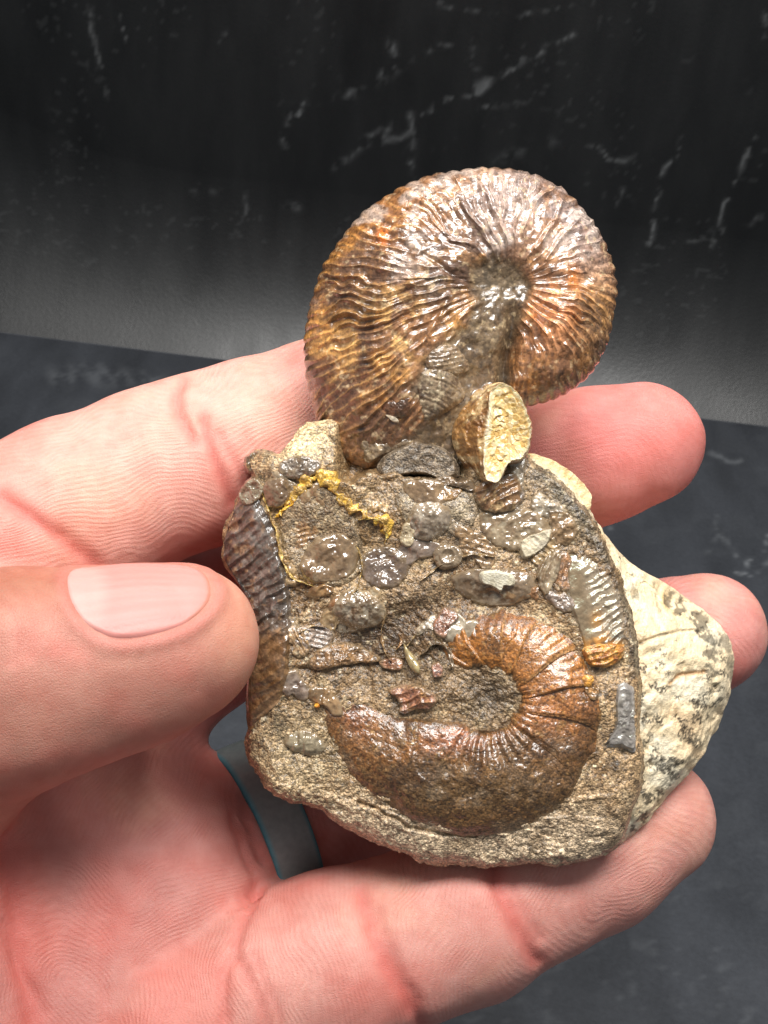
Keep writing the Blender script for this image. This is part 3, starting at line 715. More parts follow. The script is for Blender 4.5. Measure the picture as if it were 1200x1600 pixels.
    for i, (cx, cy, r) in enumerate(den):
        d = np.hypot(qx - cx, qy - cy); m = d < r * 1.5
        if not m.any(): continue
        a = np.arctan2(qy[m] - cy, qx[m] - cx)
        arms = np.abs(np.sin(a * (3 + i % 3) * 0.5 + i + 0.6 * np.sin(d[m] * 0.8 + i)))
        lim = r * (0.35 + 0.95 * arms ** 1.5) * (0.8 + 0.5 * n2[m])
        teeth = 0.55 + 0.45 * (np.sin(d[m] * 2.2 + a * 7 + i) > -0.35)
        dm[m] = np.maximum(dm[m], (1 - sst(lim - 2.0, lim + 0.5, d[m])) * teeth)
    sp = sst(0.62, 0.78, fb2(qx, qy, 7, 3, 157, 0.6)) * sst(-0.1, 0.5, fb2(qx, qy, 60, 2, 158)) * 0.8
    dm = np.maximum(dm, sp)
    col = mixc(col, lin(32, 30, 26), dm * 0.92)
    col = mixc(col, lin(96, 82, 60), 0.75 * (1 - sst(0.02, 0.09, vj)) )
    col = mixc(col, lin(200, 178, 146), 0.5 * sst(0.85, 1.1, vj))
    part('weathered_rind', V, grid_quads(nv + nb, nu, flip=True), M_CREAM, col)
build_rind()

# ---- generic pieces laid on the slab
CRISP = {'white_chip', 'cream_flake', 'silver_nacre', 'iridescent_shell', 'ribbed_shell', 'broken_aperture', 'pale_crust', 'almond_seed_shell', 'pale_splinter', 'orange_speck', 'orange_shell_lip', 'shell_chip'}
def flake(name, poly, h, mat, colf, zoff=0.0, relief=None, c=None, bulge=0.0, seat=None, depth=1.2, parent=None, n=(180, 40), jag=1.6, zfun=None):
    """an irregular chip with its own thickness: outline, domed face with relief, flank down into the rock"""
    poly = np.array(poly, float); c = np.array(c) if c is not None else poly.mean(0)
    nth, ns = n; th = np.linspace(-np.pi, np.pi, nth, endpoint=False)
    ro = radial(poly, c, th); ro = ro * (1 + fb2(np.cos(th) * ro + c[0], np.sin(th) * ro + c[1], 9, 3, 201) * jag / np.maximum(ro, 5))
    s = np.linspace(0.03, 1, ns); S_, T_ = np.meshgrid(s, th, indexing='ij')
    px = (c[0] + S_ * ro * np.cos(T_)).ravel(); py = (c[1] + S_ * ro * np.sin(T_)).ravel(); ss = S_.ravel()
    zs = (zfun or H)(px, py) if seat is None else np.full(px.shape, seat)
    z = zs + zoff + h * (1 - 0.75 * sst(0.84, 1.0, ss)) + bulge * (1 - ss ** 2)
    if relief is not None: z = z + relief(px, py, ss)
    col = colf(px, py, ss)
    if name not in CRISP:
        nn = fb2(px, py, 13, 3, 211)
        col = mixc(col, lin(118, 100, 76), np.full(len(px), 0.30))
        z = z - 0.25 * bulge * (1 - ss ** 2) - h * 0.25 * sst(0.7, 1.0, ss) - 0.22 * sst(0.86, 1.0, ss) + 0.05 * nn
        col = mixc(col, lin(118, 102, 80), 0.85 * sst(0.62, 1.0, ss + 0.16 * nn)); col = mixc(col, lin(66, 52, 38), 0.25 * sst(0.2, 0.7, fb2(px, py, 9, 3, 212)))
    bx, by = px[-nth:], py[-nth:]
    k = ns * nth
    V = [xyz(px, py, z)]; C = [col]; Q = [grid_quads(ns, nth, True, flip=True)]
    prev = (ns - 1) * nth
    for f, ex in ((0.5, 1.0), (1.0, 1.5), (1.6, 1.0)):
        V.append(xyz(bx + np.cos(th) * ex, by + np.sin(th) * ex, z[-nth:] - f * depth)); C.append(col[-nth:] * 0.85)
        Q.append(np.stack([prev + np.arange(nth), prev + (np.arange(nth)+1) % nth, k + (np.arange(nth)+1) % nth, k + np.arange(nth)], 1)[:, ::-1]); prev = k; k += nth
    V.append(V[0][:nth].mean(0, keepdims=True)); C.append(col[:1])
    return part(name, np.concatenate(V), np.concatenate(Q), mat, np.concatenate(C), T=fan(k, 0, nth), parent=parent)
def oval(cx, cy, a, b, ang, k=18, wob=0.06):
    t = np.linspace(0, 2*np.pi, k, endpoint=False); r = 1 + wob * np.sin(2*t + cx) + wob * 0.6 * np.sin(3*t + cy)
    x, y = a*r*np.cos(t), b*r*np.sin(t); q = math.radians(ang)
    return [(cx + x_*math.cos(q) - y_*math.sin(q), cy + x_*math.sin(q) + y_*math.cos(q)) for x_, y_ in zip(x, y)]
def two(c1, c2, s=14, seed=0, c3=None, ring=None):
    def f(px, py, ss):
        n = fb2(px, py, s, 4, 300 + seed, 0.6); col = mixc(np.tile(lin(*c1), (len(px), 1)), lin(*c2), sst(-0.25, 0.45, n))
        if c3: col = mixc(col, lin(*c3), sst(0.25, 0.7, fb2(px, py, s * 0.5, 3, 340 + seed)))
        if ring: col = mixc(col, lin(*ring), sst(0.80, 0.95, ss + 0.06 * n))
        return col
    return f
def rings(cx, cy, per, amp, sx=1.0, ang=0.0):
    q = math.radians(ang)
    def f(px, py, ss):
        u = (px - cx) * math.cos(q) + (py - cy) * math.sin(q); v = -(px - cx) * math.sin(q) + (py - cy) * math.cos(q)
        r = np.hypot(u * sx, v) + fb2(px, py, 25, 2, 77) * 2
        return amp * 0.32 * (np.sin(r / per * 4.1) + 0.5 * np.sin(r / per * 6.7 + 1)) * sst(-0.5, 0.4, fb2(px, py, 30, 2, 79)) + fb2(px, py, 14, 3, 78) * amp * 1.1
    return f
def lumps(s, amp, seed=0): return lambda px, py, ss: fb2(px, py, s, 4, 500 + seed, 0.6) * amp
def ribs(ang, per, amp, fx=0, fy=0, curv=0.0, seed=0):
    q = math.radians(ang)
    def f(px, py, ss):
        u = (px - fx) * math.cos(q) + (py - fy) * math.sin(q); v = -(px - fx) * math.sin(q) + (py - fy) * math.cos(q)
        u = u + curv * v * v + fb2(px, py, 30, 3, 520 + seed) * per * 0.35
        a = amp * (0.5 + 0.5 * sst(-0.4, 0.4, fb2(px, py, 26, 2, 530 + seed)))
        return a * 0.6 * (1 - np.abs(np.sin(u / per * math.pi)) * 1.6) + fb2(px, py, 8, 3, 540 + seed) * 0.09
    return f

# ---- lower ammonite: arched whorl round its navel, let into the slab
def build_lower():
    K = [(-150, 62, 100), (-120, 50, 128), (-90, 43, 136), (-60, 42, 146), (-30, 42, 162), (0, 42, 168), (30, 42, 182), (60, 44, 200), (90, 48, 214), (112, 52, 222), (130, 56, 234), (148, 66, 248), (160, 98, 260), (168, 138, 266), (175, 182, 268), (183, 224, 264)]
    K = np.array(K, float); nth, ns = 950, 190
    a = np.linspace(-150, 184, nth); 
    ri = np.interp(a, K[:, 0], K[:, 1]); ro = np.interp(a, K[:, 0], K[:, 2])
    ker = np.hanning(41); ker /= ker.sum()
    sm = lambda x: np.convolve(np.pad(x, 20, mode='edge'), ker, 'valid'); ri, ro = sm(ri), sm(ro)
    s = np.linspace(0, 1, ns); S_, A_ = np.meshgrid(s, a, indexing='ij'); th = np.radians(A_)
    wob = fb2(np.cos(th).ravel() * 200, np.sin(th).ravel() * 200, 30, 3, 401).reshape(th.shape)
    R_ = ri + (ro - ri) * S_ + wob * 5 * np.abs(S_ - 0.5) * 2
    px = (UL[0] + R_ * np.cos(th)).ravel(); py = (UL[1] + R_ * np.sin(th)).ravel(); ss = S_.ravel(); aa = A_.ravel()
    wmm = np.interp(aa, a, ro - ri) / MM
    s2 = ss ** 0.62
    arch = np.clip(1 - np.abs(2 * s2 - 1) ** 2.4, 0, 1) ** 0.62
    top = np.clip(0.22 * wmm, 1.4, 2.6) * (1 - 0.3 * sst(125, 178, aa)) * sst(-152, -120, aa) * sst(186, 172, aa)
    base = H(px, py) 
    lowf = H(np.full(1, 765.0), np.full(1, 1085.0))[0]
    base = 0.45 * base + 0.55 * np.clip(base, lowf - 0.4, lowf + 0.6)
    z = base - 0.6 + top * arch
    # folds: broad ones across the top of the coil, fine ones by the navel
    ph = aa + 9 * np.sin(ss * 2.6) 
    sm = np.clip(1.1 * blob(px, py, 840, 1020, 120, 100), 0, 1)
    fr = (ph / 25.0 + 0.12 * np.sin(ph * 0.11)) % 1.0; fold = (fr - 0.5) * 2 * sst(1.0, 0.88, fr)
    z = z + 0.34 * fold * arch * sst(62, 10, aa) * sst(-0.1, 0.5, ss) + 0.15 * np.cos(np.radians(ph * 360 / 11.5)) * sst(0.02, 0.12, ss) * sst(0.5, 0.2, ss) * sst(20, 60, aa) * sst(150, 110, aa)
    z = z + 0.08 * np.cos(np.radians(ph * 360 / 7.0)) * sst(0.55, 0.8, ss) * arch * sst(60, -20, aa)
    z = z + fb2(px, py, 110, 2, 402) * 0.4 * arch + (fb2(px, py, 9, 3, 403, 0.65) * 0.10 + fb2(px, py, 24, 3, 404) * 0.10) * (0.7 - 0.5 * sm)
    # broken plates of shell over the cast
    cut = fb2(px, py, 70, 3, 405); z = z + 0.10 * sst(0.0, 0.08, cut) * arch
    n1 = fb2(px, py, 80, 4, 411); n2 = fb2(px, py, 24, 4, 412, 0.6); n3 = fb2(px, py, 8, 3, 413)
    col = np.tile(lin(134, 94, 52), (len(px), 1))
    col = mixc(col, lin(100, 72, 46), sst(-0.1, 0.5, n1)); col = mixc(col, lin(150, 98, 44), sst(0.1, 0.7, n2) * 0.7)
    col = mixc(col, lin(168, 112, 52), 0.7 * blob(px, py, 860, 985, 60, 35, 30)); col = mixc(col, lin(150, 96, 60), 0.6 * blob(px, py, 850, 1070, 70, 45)) 
    col = mixc(col, lin(152, 100, 40), 0.8 * blob(px, py, 730, 1010, 40, 34)); col = mixc(col, lin(120, 62, 50), 0.6 * blob(px, py, 545, 1085, 26, 60, -20))
    col = mixc(col, lin(166, 104, 76), 0.75 * blob(px, py, 720, 1145, 60, 22, -10)); col = mixc(col, lin(170, 116, 84), 0.5 * blob(px, py, 850, 1110, 34, 26))
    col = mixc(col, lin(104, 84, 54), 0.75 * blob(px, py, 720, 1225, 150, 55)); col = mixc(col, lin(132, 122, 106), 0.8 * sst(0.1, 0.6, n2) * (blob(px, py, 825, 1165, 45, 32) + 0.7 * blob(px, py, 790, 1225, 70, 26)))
    col = mixc(col, lin(104, 72, 70), 0.5 * blob(px, py, 790, 965, 50, 16)); col = mixc(col, lin(60, 44, 28), 0.55 * sst(0.25, 0.7, n3 - 0.3 * n2))
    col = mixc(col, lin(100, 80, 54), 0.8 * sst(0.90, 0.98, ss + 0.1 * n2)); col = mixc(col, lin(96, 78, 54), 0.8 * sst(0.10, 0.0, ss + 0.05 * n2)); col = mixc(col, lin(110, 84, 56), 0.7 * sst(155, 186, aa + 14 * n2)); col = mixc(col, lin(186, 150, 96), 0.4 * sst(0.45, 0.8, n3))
    col = mixc(col, lin(176, 120, 58), 0.5 * sm * sst(-0.5, 0.3, n1)); col = mixc(col, lin(206, 168, 122), 0.5 * sm * sst(0.86, 0.97, fr) * sst(0.05, 0.3, ss))
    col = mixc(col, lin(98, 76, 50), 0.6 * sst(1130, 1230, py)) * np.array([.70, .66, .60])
    col = mixc(col, lin(120, 104, 84), 0.35 * sst(0.15, 0.5, fb2(px, py, 34, 4, 417, 0.6)) * sst(1110, 1170, py)); col = mixc(col, lin(66, 46, 30), 0.5 * sst(0.2, 0.6, fb2(px, py, 48, 3, 418)))
    V = xyz(px, py, z); low = np.concatenate([V[:nth], V[-nth:]]).copy(); 
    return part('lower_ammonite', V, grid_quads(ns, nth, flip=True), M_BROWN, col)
lower = build_lower(); lower['label'] = 'half buried brown ammonite coil in the slab'

# ---- upper ammonite
UU = (792, 448)
OUT = [(560,728),(530,712),(505,680),(488,637),(478,590),(474,545),(479,500),(489,455),(504,415),(525,380),(555,342),(590,312),(630,289),(680,271),(735,262),(790,262),(840,273),(880,293),(912,322),(936,355),(956,395),(966,437),(963,482),(953,527),(938,562),(915,592),(885,614),(852,628),(826,634),(803,650),(778,695),(752,735),(712,746),(660,742),(605,744)]
WEDGE = [(735,425),(770,412),(815,425),(822,460),(808,500),(795,560),(790,610),(815,640),(760,745),(600,745),(585,725),(640,690),(672,650),(640,610),(668,560),(720,520),(742,480)]
def build_upper():
    nth, ns = 1500, 230
    th = np.linspace(-np.pi, np.pi, nth, endpoint=False)
    ro = radial(OUT, UU, th); ker = np.hanning(25); ker /= ker.sum(); ro = np.convolve(np.concatenate([ro[-12:], ro, ro[:12]]), ker, 'valid')
    deg = np.degrees(th) % 360                      # clockwise from right in the picture: 90 = down
    wedge_th = sst(84, 94, deg) * sst(128, 116, deg)
    arc = np.cumsum(np.hypot(np.gradient(ro), ro * np.gradient(th))) ; per = np.interp(deg, [0, 60, 110, 150, 200, 260, 330, 360], [19, 18, 18, 18.5, 21, 23, 22, 19])
    phase = np.cumsum(np.gradient(arc) / per)
    cren = (1 - wedge_th) * (np.abs(np.cos(np.pi * phase)) - 0.4) * 2.6
    ro = ro + cren + fb2(np.cos(th) * 300, np.sin(th) * 300, 30, 3, 601) * 1.6
    u = np.linspace(0.012, 1, ns); s = np.sin(u * np.pi / 2) ** 1.0
    S_, T_ = np.meshgrid(s, th, indexing='ij'); R_ = S_ * ro
    px = (UU[0] + R_ * np.cos(T_)).ravel(); py = (UU[1] + R_ * np.sin(T_)).ravel(); ss = S_.ravel(); dd = np.tile(deg, ns)
    ph = np.tile(phase, ns)
    Tt = np.interp(dd, [0, 70, 95, 130, 170, 220, 270, 320, 360], [5.2, 5.0, 5.0, 8.0, 8.2, 7.6, 6.4, 5.4, 5.2])
    Tt = 6.0 + (Tt - 6.0) * sst(0.0, 0.55, ss)
    prof = np.clip(1 - ss ** 2.3, 0, 1) ** 0.5
    zc = -4.6
    pit = fb2(px, py, 22, 2, 621)
    z = zc + Tt * prof
    # navel, and the groove between the body chamber and the inner whorl
    z = z - 0.6 * blob(px, py, 792, 446, 30, 24) - 0.9 * blob(px, py, 790, 470, 52, 46)
    g = line_dist(px, py, [(799,492),(797,520),(790,560),(786,600),(792,645)])
    z = z - 2.3 * np.exp(-(g / 12) ** 2) * sst(455, 560, py)
    z = z + 1.7 * blob(px, py, 875, 525, 60, 66) - 0.9 * blob(px, py, 740, 560, 44, 70, 10)
    wd = sd_poly(px + fb2(px, py, 35, 3, 602) * 8, py + fb2(px, py, 35, 3, 603) * 8, WEDGE); wm = 1 - sst(-8, 10, wd)
    z = z - 0.5 * wm
    # ribs: primaries from the navel, splitting in two past mid flank, curved
    flex = 0.55 * np.sin(ss * np.pi * 1.05) 
    pp = ph + flex * (1.4 - 0.0 * ss) + fb2(px, py, 60, 3, 604) * 1.1
    rib2 = 1 - np.abs(np.sin(np.pi * pp)) ** 0.75 * 1.55
    rib1 = 1 - np.abs(np.sin(np.pi * (pp / 2 + 0.25))) ** 0.8 * 1.55
    split = sst(0.42, 0.66, ss + 0.05 * fb2(px, py, 60, 2, 605))
    rv = np.random.default_rng(5).random(400); fi = np.clip(np.floor(pp + 0.5).astype(int), 0, 399)
    wear = 0.25 + 0.75 * sst(-0.35, 0.4, fb2(px, py, 60, 3, 606))
    zone = np.clip(0.36 + 0.9 * blob(px, py, 540, 590, 120, 140) + 0.85 * blob(px, py, 880, 340, 130, 110, 40) + 0.7 * blob(px, py, 890, 530, 80, 90), 0, 1.05)
    amp = sst(0.10, 0.32, ss) * (1 - wm) * wear * zone
    amp = amp * (0.55 + 0.8 * rv[fi])
    rib = (rib1 * (1 - split) * 0.42 + rib2 * split * 0.40)
    side = np.interp(dd, [0, 90, 130, 180, 230, 300, 360], [.9, .9, 1.15, 1.1, .75, .9, .9])
    z = z + rib * amp * side
    z = z + fb2(px, py, 30, 3, 607) * 0.26 + fb2(px, py, 13, 2, 608, 0.55) * 0.07 * (1 + 0.6 * wm) + fb2(px, py, 75, 2, 609) * 0.45
    # a few long cracks and healed ridges seen on the flank
    for pts, a_, w_ in (([(720,330),(745,365),(768,400),(775,415)], .45, 4), ([(750,300),(760,330),(785,370),(790,400)], .35, 4), ([(880,320),(855,365),(835,400)], .45, 4), ([(905,345),(870,385),(845,415)], .4, 4),
                        ([(660,410),(700,440),(735,455)], -.4, 5), ([(640,455),(690,445),(740,460)], .3, 5), ([(700,540),(720,500),(745,480)], .3, 4), ([(700,390),(735,395),(755,415)], .45, 4), ([(640,560),(670,530),(700,470)], .3, 4)):
        z = z + a_ * np.exp(-(line_dist(px + fb2(px, py, 25, 2, 5) * 4, py, catmull(pts, 5, False)) / w_) ** 2)
    # ---- colour of the shell and of the matrix on it
    n1 = fb2(px, py, 85, 4, 611); n2 = fb2(px, py, 26, 4, 612, 0.62); n3 = fb2(px, py, 8, 3, 613)
    col = np.tile(lin(134, 96, 64), (len(px), 1))
    col = mixc(col, lin(100, 74, 56), sst(-0.1, 0.6, n1)); col = mixc(col, lin(186, 132, 68), sst(0.05, 0.7, n2) * 0.6)
    col = mixc(col, lin(200, 138, 56), 0.8 * blob(px, py, 530, 500, 75, 110) * sst(-0.5, 0.3, n2)); col = mixc(col, lin(214, 178, 120), 0.7 * blob(px, py, 590, 525, 90, 60, -30) * sst(-0.2, 0.5, n2 + rib * 0.6))
    col = mixc(col, lin(140, 88, 40), 0.6 * blob(px, py, 590, 350, 80, 60, -40))
    col = mixc(col, lin(158, 148, 148), 0.9 * sst(-0.4, 0.4, n2) * blob(px, py, 860, 330, 110, 60, 30)); col = mixc(col, lin(160, 144, 138), 0.65 * blob(px, py, 780, 330, 60, 60))
    col = mixc(col, lin(128, 112, 108), 0.6 * blob(px, py, 920, 410, 40, 80)); col = mixc(col, lin(70, 52, 44), 0.6 * blob(px, py, 620, 420, 90, 50, -10)) 
    col = mixc(col, lin(62, 52, 48), 0.7 * blob(px, py, 680, 465, 36, 26)); 
    col = mixc(col, lin(196, 132, 88), 0.75 * blob(px, py, 860, 500, 55, 55)); col = mixc(col, lin(196, 146, 84), 0.6 * blob(px, py, 930, 500, 34, 60)); col = mixc(col, lin(96, 68, 50), 0.7 * blob(px, py, 860, 590, 60, 34, -20)); col = mixc(col, lin(66, 56, 54), 0.7 * blob(px, py, 935, 545, 18, 30, 20))
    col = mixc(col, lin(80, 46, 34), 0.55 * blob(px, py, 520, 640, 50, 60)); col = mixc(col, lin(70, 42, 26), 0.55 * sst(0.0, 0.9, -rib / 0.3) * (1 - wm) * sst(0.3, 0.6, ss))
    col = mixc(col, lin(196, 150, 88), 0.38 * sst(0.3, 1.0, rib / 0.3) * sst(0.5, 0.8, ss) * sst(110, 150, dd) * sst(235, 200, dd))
    pt = fb2(px, py, 48, 4, 631, 0.62)
    col = mixc(col, lin(74, 54, 42), 0.6 * sst(0.12, 0.5, pt)); col = mixc(col, lin(168, 156, 148), 0.55 * sst(0.2, 0.55, -pt) * sst(560, 330, py))
    col = mixc(col, lin(206, 108, 30), 0.9 * blob(px, py, 598, 378, 8, 11)); col = mixc(col, lin(190, 112, 40), 0.7 * blob(px, py, 890, 445, 10, 16))
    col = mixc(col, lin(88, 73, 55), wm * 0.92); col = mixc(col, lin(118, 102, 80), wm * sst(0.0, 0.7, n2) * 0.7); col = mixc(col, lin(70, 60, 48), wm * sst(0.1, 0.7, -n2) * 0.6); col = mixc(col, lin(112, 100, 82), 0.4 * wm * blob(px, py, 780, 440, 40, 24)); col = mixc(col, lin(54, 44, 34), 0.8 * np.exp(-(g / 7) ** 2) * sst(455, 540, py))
    col = mixc(col, lin(40, 30, 24), 0.5 * sst(0.45, 0.85, -n3)); col = mixc(col, lin(206, 184, 146), 0.35 * sst(0.5, 0.85, n3))
    V = [xyz(px, py, z)]; C = [col]; Q = [grid_quads(ns, nth, True, flip=True)]
    # far flank, the same lens mirrored, coarser
    prev = (ns - 1) * nth; k = ns * nth
    for s2 in np.sin(np.linspace(0.97, 0.05, 26) * np.pi / 2):
        qx = UU[0] + ro * s2 * np.cos(th); qy = UU[1] + ro * s2 * np.sin(th)
        t2 = np.interp(deg, [0, 95, 130, 220, 270, 360], [5, 5, 8, 7.6, 6.4, 5]) * (1 - s2 ** 2.3) ** 0.5
        rb = 0.3 * (1 - np.abs(np.sin(np.pi * phase)) * 1.5) * sst(0.3, 0.6, np.full(nth, s2))
        V.append(xyz(qx, qy, zc - t2 - rb)); C.append(np.tile(lin(104, 70, 46), (nth, 1)))
        Q.append(np.stack([prev + np.arange(nth), prev + (np.arange(nth)+1) % nth, k + (np.arange(nth)+1) % nth, k + np.arange(nth)], 1)[:, ::-1]); prev = k; k += nth
    V.append(V[0][:nth].mean(0, keepdims=True)); C.append(col[:1]); V.append(V[-2].mean(0, keepdims=True)); C.append(col[:1])
    T = np.concatenate([fan(k, 0, nth), fan(k + 1, prev, nth, True)])
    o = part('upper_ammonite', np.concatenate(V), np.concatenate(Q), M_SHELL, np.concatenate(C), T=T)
    o['label'] = 'large ribbed glossy brown ammonite standing up from the slab'
    from types import SimpleNamespace
    # seat for the chips lying on this flank
    c = (px - UU[0], py - UU[1])
    def zf(x, y):
        a = np.arctan2(y - UU[1], x - UU[0]); r = np.hypot(x - UU[0], y - UU[1])
        d = np.degrees(a) % 360; R = np.interp((a + np.pi) % (2*np.pi) - np.pi, th, ro); q = np.clip(r / R, 0, 1)
        t = np.interp(d, [0, 70, 95, 130, 170, 220, 270, 320, 360], [5.2, 5.0, 5.0, 8.0, 8.2, 7.6, 6.4, 5.4, 5.2])
        t = 6.0 + (t - 6.0) * sst(0.0, 0.55, q)
        return zc + t * np.clip(1 - q ** 2.3, 0, 1) ** 0.5 - 0.5 - 0.9 * blob(x, y, 740, 560, 44, 70, 10)
    return o, zf
upper, UZ = build_upper()

# chips on the upper ammonite's matrix
flake('shell_chip', [(655,590),(690,580),(715,600),(722,625),(690,650),(660,660),(650,625)], 0.35, M_SHELL, two((116,100,80),(86,72,58),12,1,(150,136,112)), relief=rings(650,690,7,0.16), zfun=UZ, parent=upper, bulge=0.5)
flake('shell_chip', [(665,560),(695,545),(722,560),(728,582),(700,592),(668,585)], 0.3, M_SHELL, two((128,110,88),(98,80,62),12,2), relief=ribs(80,7,0.14,690,570), zfun=UZ, parent=upper, bulge=0.4)
flake('shell_chip', [(600,632),(640,625),(646,645),(625,658),(600,652)], 0.25, M_SHELL, two((92,62,42),(70,50,36),12,3), relief=lumps(12,.15), zfun=UZ, parent=upper, bulge=0.4)
flake('pale_splinter', [(601,651),(620,657),(622,664),(612,661)], 0.5, M_CREAM, two((214,200,176),(190,170,140),8,4), zfun=UZ, parent=upper, n=(48, 10), jag=.5)
flake('shell_chip', [(560,690),(600,672),(640,668),(668,690),(640,700),(600,712),(575,722)], 0.7, M_SHELL, two((112,96,76),(84,70,54),14,5,(150,132,104)), relief=lumps(14,.25,1), seat=-2.2, parent=upper, bulge=0.6, depth=2.0)
# dark broken aperture between the two
flake('broken_aperture', [(588,738),(600,714),(630,698),(665,694),(695,704),(712,722),(716,744),(690,752),(672,745),(645,742),(618,746),(603,752)], 1.4, M_MATRIX, two((98,86,72),(116,104,88),10,6), relief=lambda px, py, ss: -0.25 * blob(px, py, 655, 738, 45, 22) + fb2(px, py, 9, 3, 3) * .12, seat=-1.6, parent=upper, c=(655, 718), depth=2.5)

# ---- calcite fragment
def build_calcite():
    c = np.array((784, 682.0)); nth = 260; th = np.linspace(-np.pi, np.pi, nth, endpoint=False)
    outer = [(704,682),(711,655),(735,617),(757,604),(778,601),(803,614),(818,640),(828,668),(825,700),(812,722),(796,728),(786,733),(778,756),(745,753),(728,735),(713,712)]
    inner = [(760,682),(760,650),(760,626),(770,613),(780,609),(798,621),(810,645),(818,672),(816,700),(806,717),(793,722),(783,729),(772,752),(754,750),(752,720)]
    ro, ri = radial(outer, c, th), np.minimum(radial(inner, c, th), radial(outer, c, th) - 2)
    ro = ro + fb2(np.cos(th) * 80, np.sin(th) * 80, 12, 3, 701) * 1.5; ri = ri + fb2(np.cos(th) * 80, np.sin(th) * 80, 7, 3, 702) * 2.0
    V, C, rows = [], [], 0
    sf = np.linspace(0.02, 1, 90)
    S_, T_ = np.meshgrid(sf, th, indexing='ij'); px = (c[0] + S_ * ri * np.cos(T_)).ravel(); py = (c[1] + S_ * ri * np.sin(T_)).ravel(); ss = S_.ravel()
    # druse: small tilted crystal facets
    pts = np.stack([rng.uniform(705, 830, 420), rng.uniform(600, 760, 420)], 1); hh = rng.uniform(-.5, .5, 420); gx = rng.uniform(-.07, .07, (420, 2))
    best = np.full(len(px), 1e9); fz = np.zeros(len(px)); fc = np.zeros(len(px)); 
    for (qx, qy), h_, g_ in zip(pts, hh, gx):
        d = (px - qx) ** 2 + (py - qy) ** 2; m = d < best; best[m] = d[m]; fz[m] = h_ * .16 + 0.4 * (px[m] - qx) * g_[0] + 0.5 * (py[m] - qy) * g_[1]; fc[m] = h_
    z = 3.6 - 0.9 * (1 - ss ** 2) + fz * sst(1.0, 0.85, ss) + 0.012 * (px - c[0])
    col = mixc(np.tile(lin(226, 194, 128), (len(px), 1)), lin(234, 212, 166), sst(-.3, .5, fc)); col = mixc(col, lin(212, 170, 96), sst(.1, .5, -fc) * .6)
    col = mixc(col, lin(228, 212, 170), sst(0.90, 0.98, ss + 0.06 * fc))
    V.append(xyz(px, py, z)); C.append(col); rows = 90; zr = z[-nth:]
    n_s = 60
    for k in range(1, n_s + 1):
        t = k / n_s; r = ri + (ro - ri) * (t ** 0.8); x_, y_ = c[0] + r * np.cos(th), c[1] + r * np.sin(th)
        j = fb2(x_, y_, 10, 3, 703)
        zz = zr + 0.25 * np.sin(min(t * 8, np.pi)) - (zr + 1.2) * t ** 1.5 + j * 0.22 + 0.18 * np.sin(t * 22 + j * 2)
        cc = mixc(np.tile(lin(166, 122, 72), (nth, 1)), lin(214, 186, 138), sst(-.2, .5, fb2(x_ * .3 + 40 * t, y_, 12, 3, 704))); cc = mixc(cc, lin(112, 72, 40), sst(.1, .6, fb2(x_ + 90 * t, y_ * .3, 10, 3, 705)) * .7)
        cc = mixc(cc, lin(236, 224, 192), np.full(nth, 1 - sst(0.03, 0.14, np.array([t]))[0])); V.append(xyz(x_, y_, zz)); C.append(cc)
    for d in (1.5, 3.5, 6): V.append(xyz(c[0] + ro * .98 * np.cos(th), c[1] + ro * .98 * np.sin(th), np.full(nth, -1.0 - d))); C.append(np.tile(lin(130, 100, 66), (nth, 1)))
    tot = 90 + n_s + 3; k = tot * nth
    V.append(V[0][:nth].mean(0, keepdims=True)); C.append(col[:1])
    o = part('calcite_fragment', np.concatenate(V), grid_quads(tot, nth, True, flip=True), M_CALCITE, np.concatenate(C), T=fan(k, 0, nth)); o['label'] = 'broken chip with yellow crystals and a brown and cream edge'
build_calcite()

# ---- the left ribbed shell, lying on the falling flank
flake('ribbed_shell', [(384,772),(402,775),(425,815),(440,860),(452,905),(457,960),(455,1020),(448,1075),(420,1110),(392,1138),(386,1110),(388,1060),(396,1000),(394,950),(365,900),(349,872),(352,835),(366,798)], 0.7, M_SHELL,
      lambda px, py, ss: mixc(mixc(mixc(np.tile(lin(74, 66, 60), (len(px), 1)), lin(104, 96, 90), sst(0.0, 0.6, fb2(px, py, 16, 3, 801))), lin(92, 66, 38), sst(950, 1010, py) * .85), lin(150, 116, 80), 0.6 * blob(px, py, 440, 1100, 40, 20, -45) + 0.4 * sst(.3, .7, fb2(px, py, 9, 3, 802))),
      relief=lambda px, py, ss: (1 - 0.75 * sst(960, 1010, py)) * ribs(53, 16, 0.85, 400, 850, 0.0003)(px, py, ss), c=(420, 960), bulge=0.25, depth=2.5, n=(420, 110))
# rim chips, upper left
flake('shell_fragment', [(382,715),(398,705),(415,704),(438,712),(444,728),(420,738),(395,742),(384,735)], 1.2, M_SHELL, two((86,68,48),(64,52,40),10,11,(150,126,84)), relief=ribs(10,11,.35,400,720), seat=-3.2, depth=3)
flake('shell_fragment', [(440,722),(475,712),(505,722),(500,742),(470,752),(440,745)], 0.6, M_SHELL, two((110,104,98),(86,74,60),10,12), relief=lumps(14,.25,3), depth=1.5)
flake('shell_fragment', [(372,772),(385,752),(405,748),(418,765),(405,785),(380,792)], 0.8, M_CLAM, two((150,148,132),(110,100,84),10,13), relief=lumps(10,.25,4), depth=2)
flake('shell_fragment', [(415,752),(445,745),(462,765),(450,790),(425,795),(412,775)], 0.6, M_CLAM, two((104,84,66),(84,66,50),10,14), relief=rings(438,770,7,.15), bulge=.7)
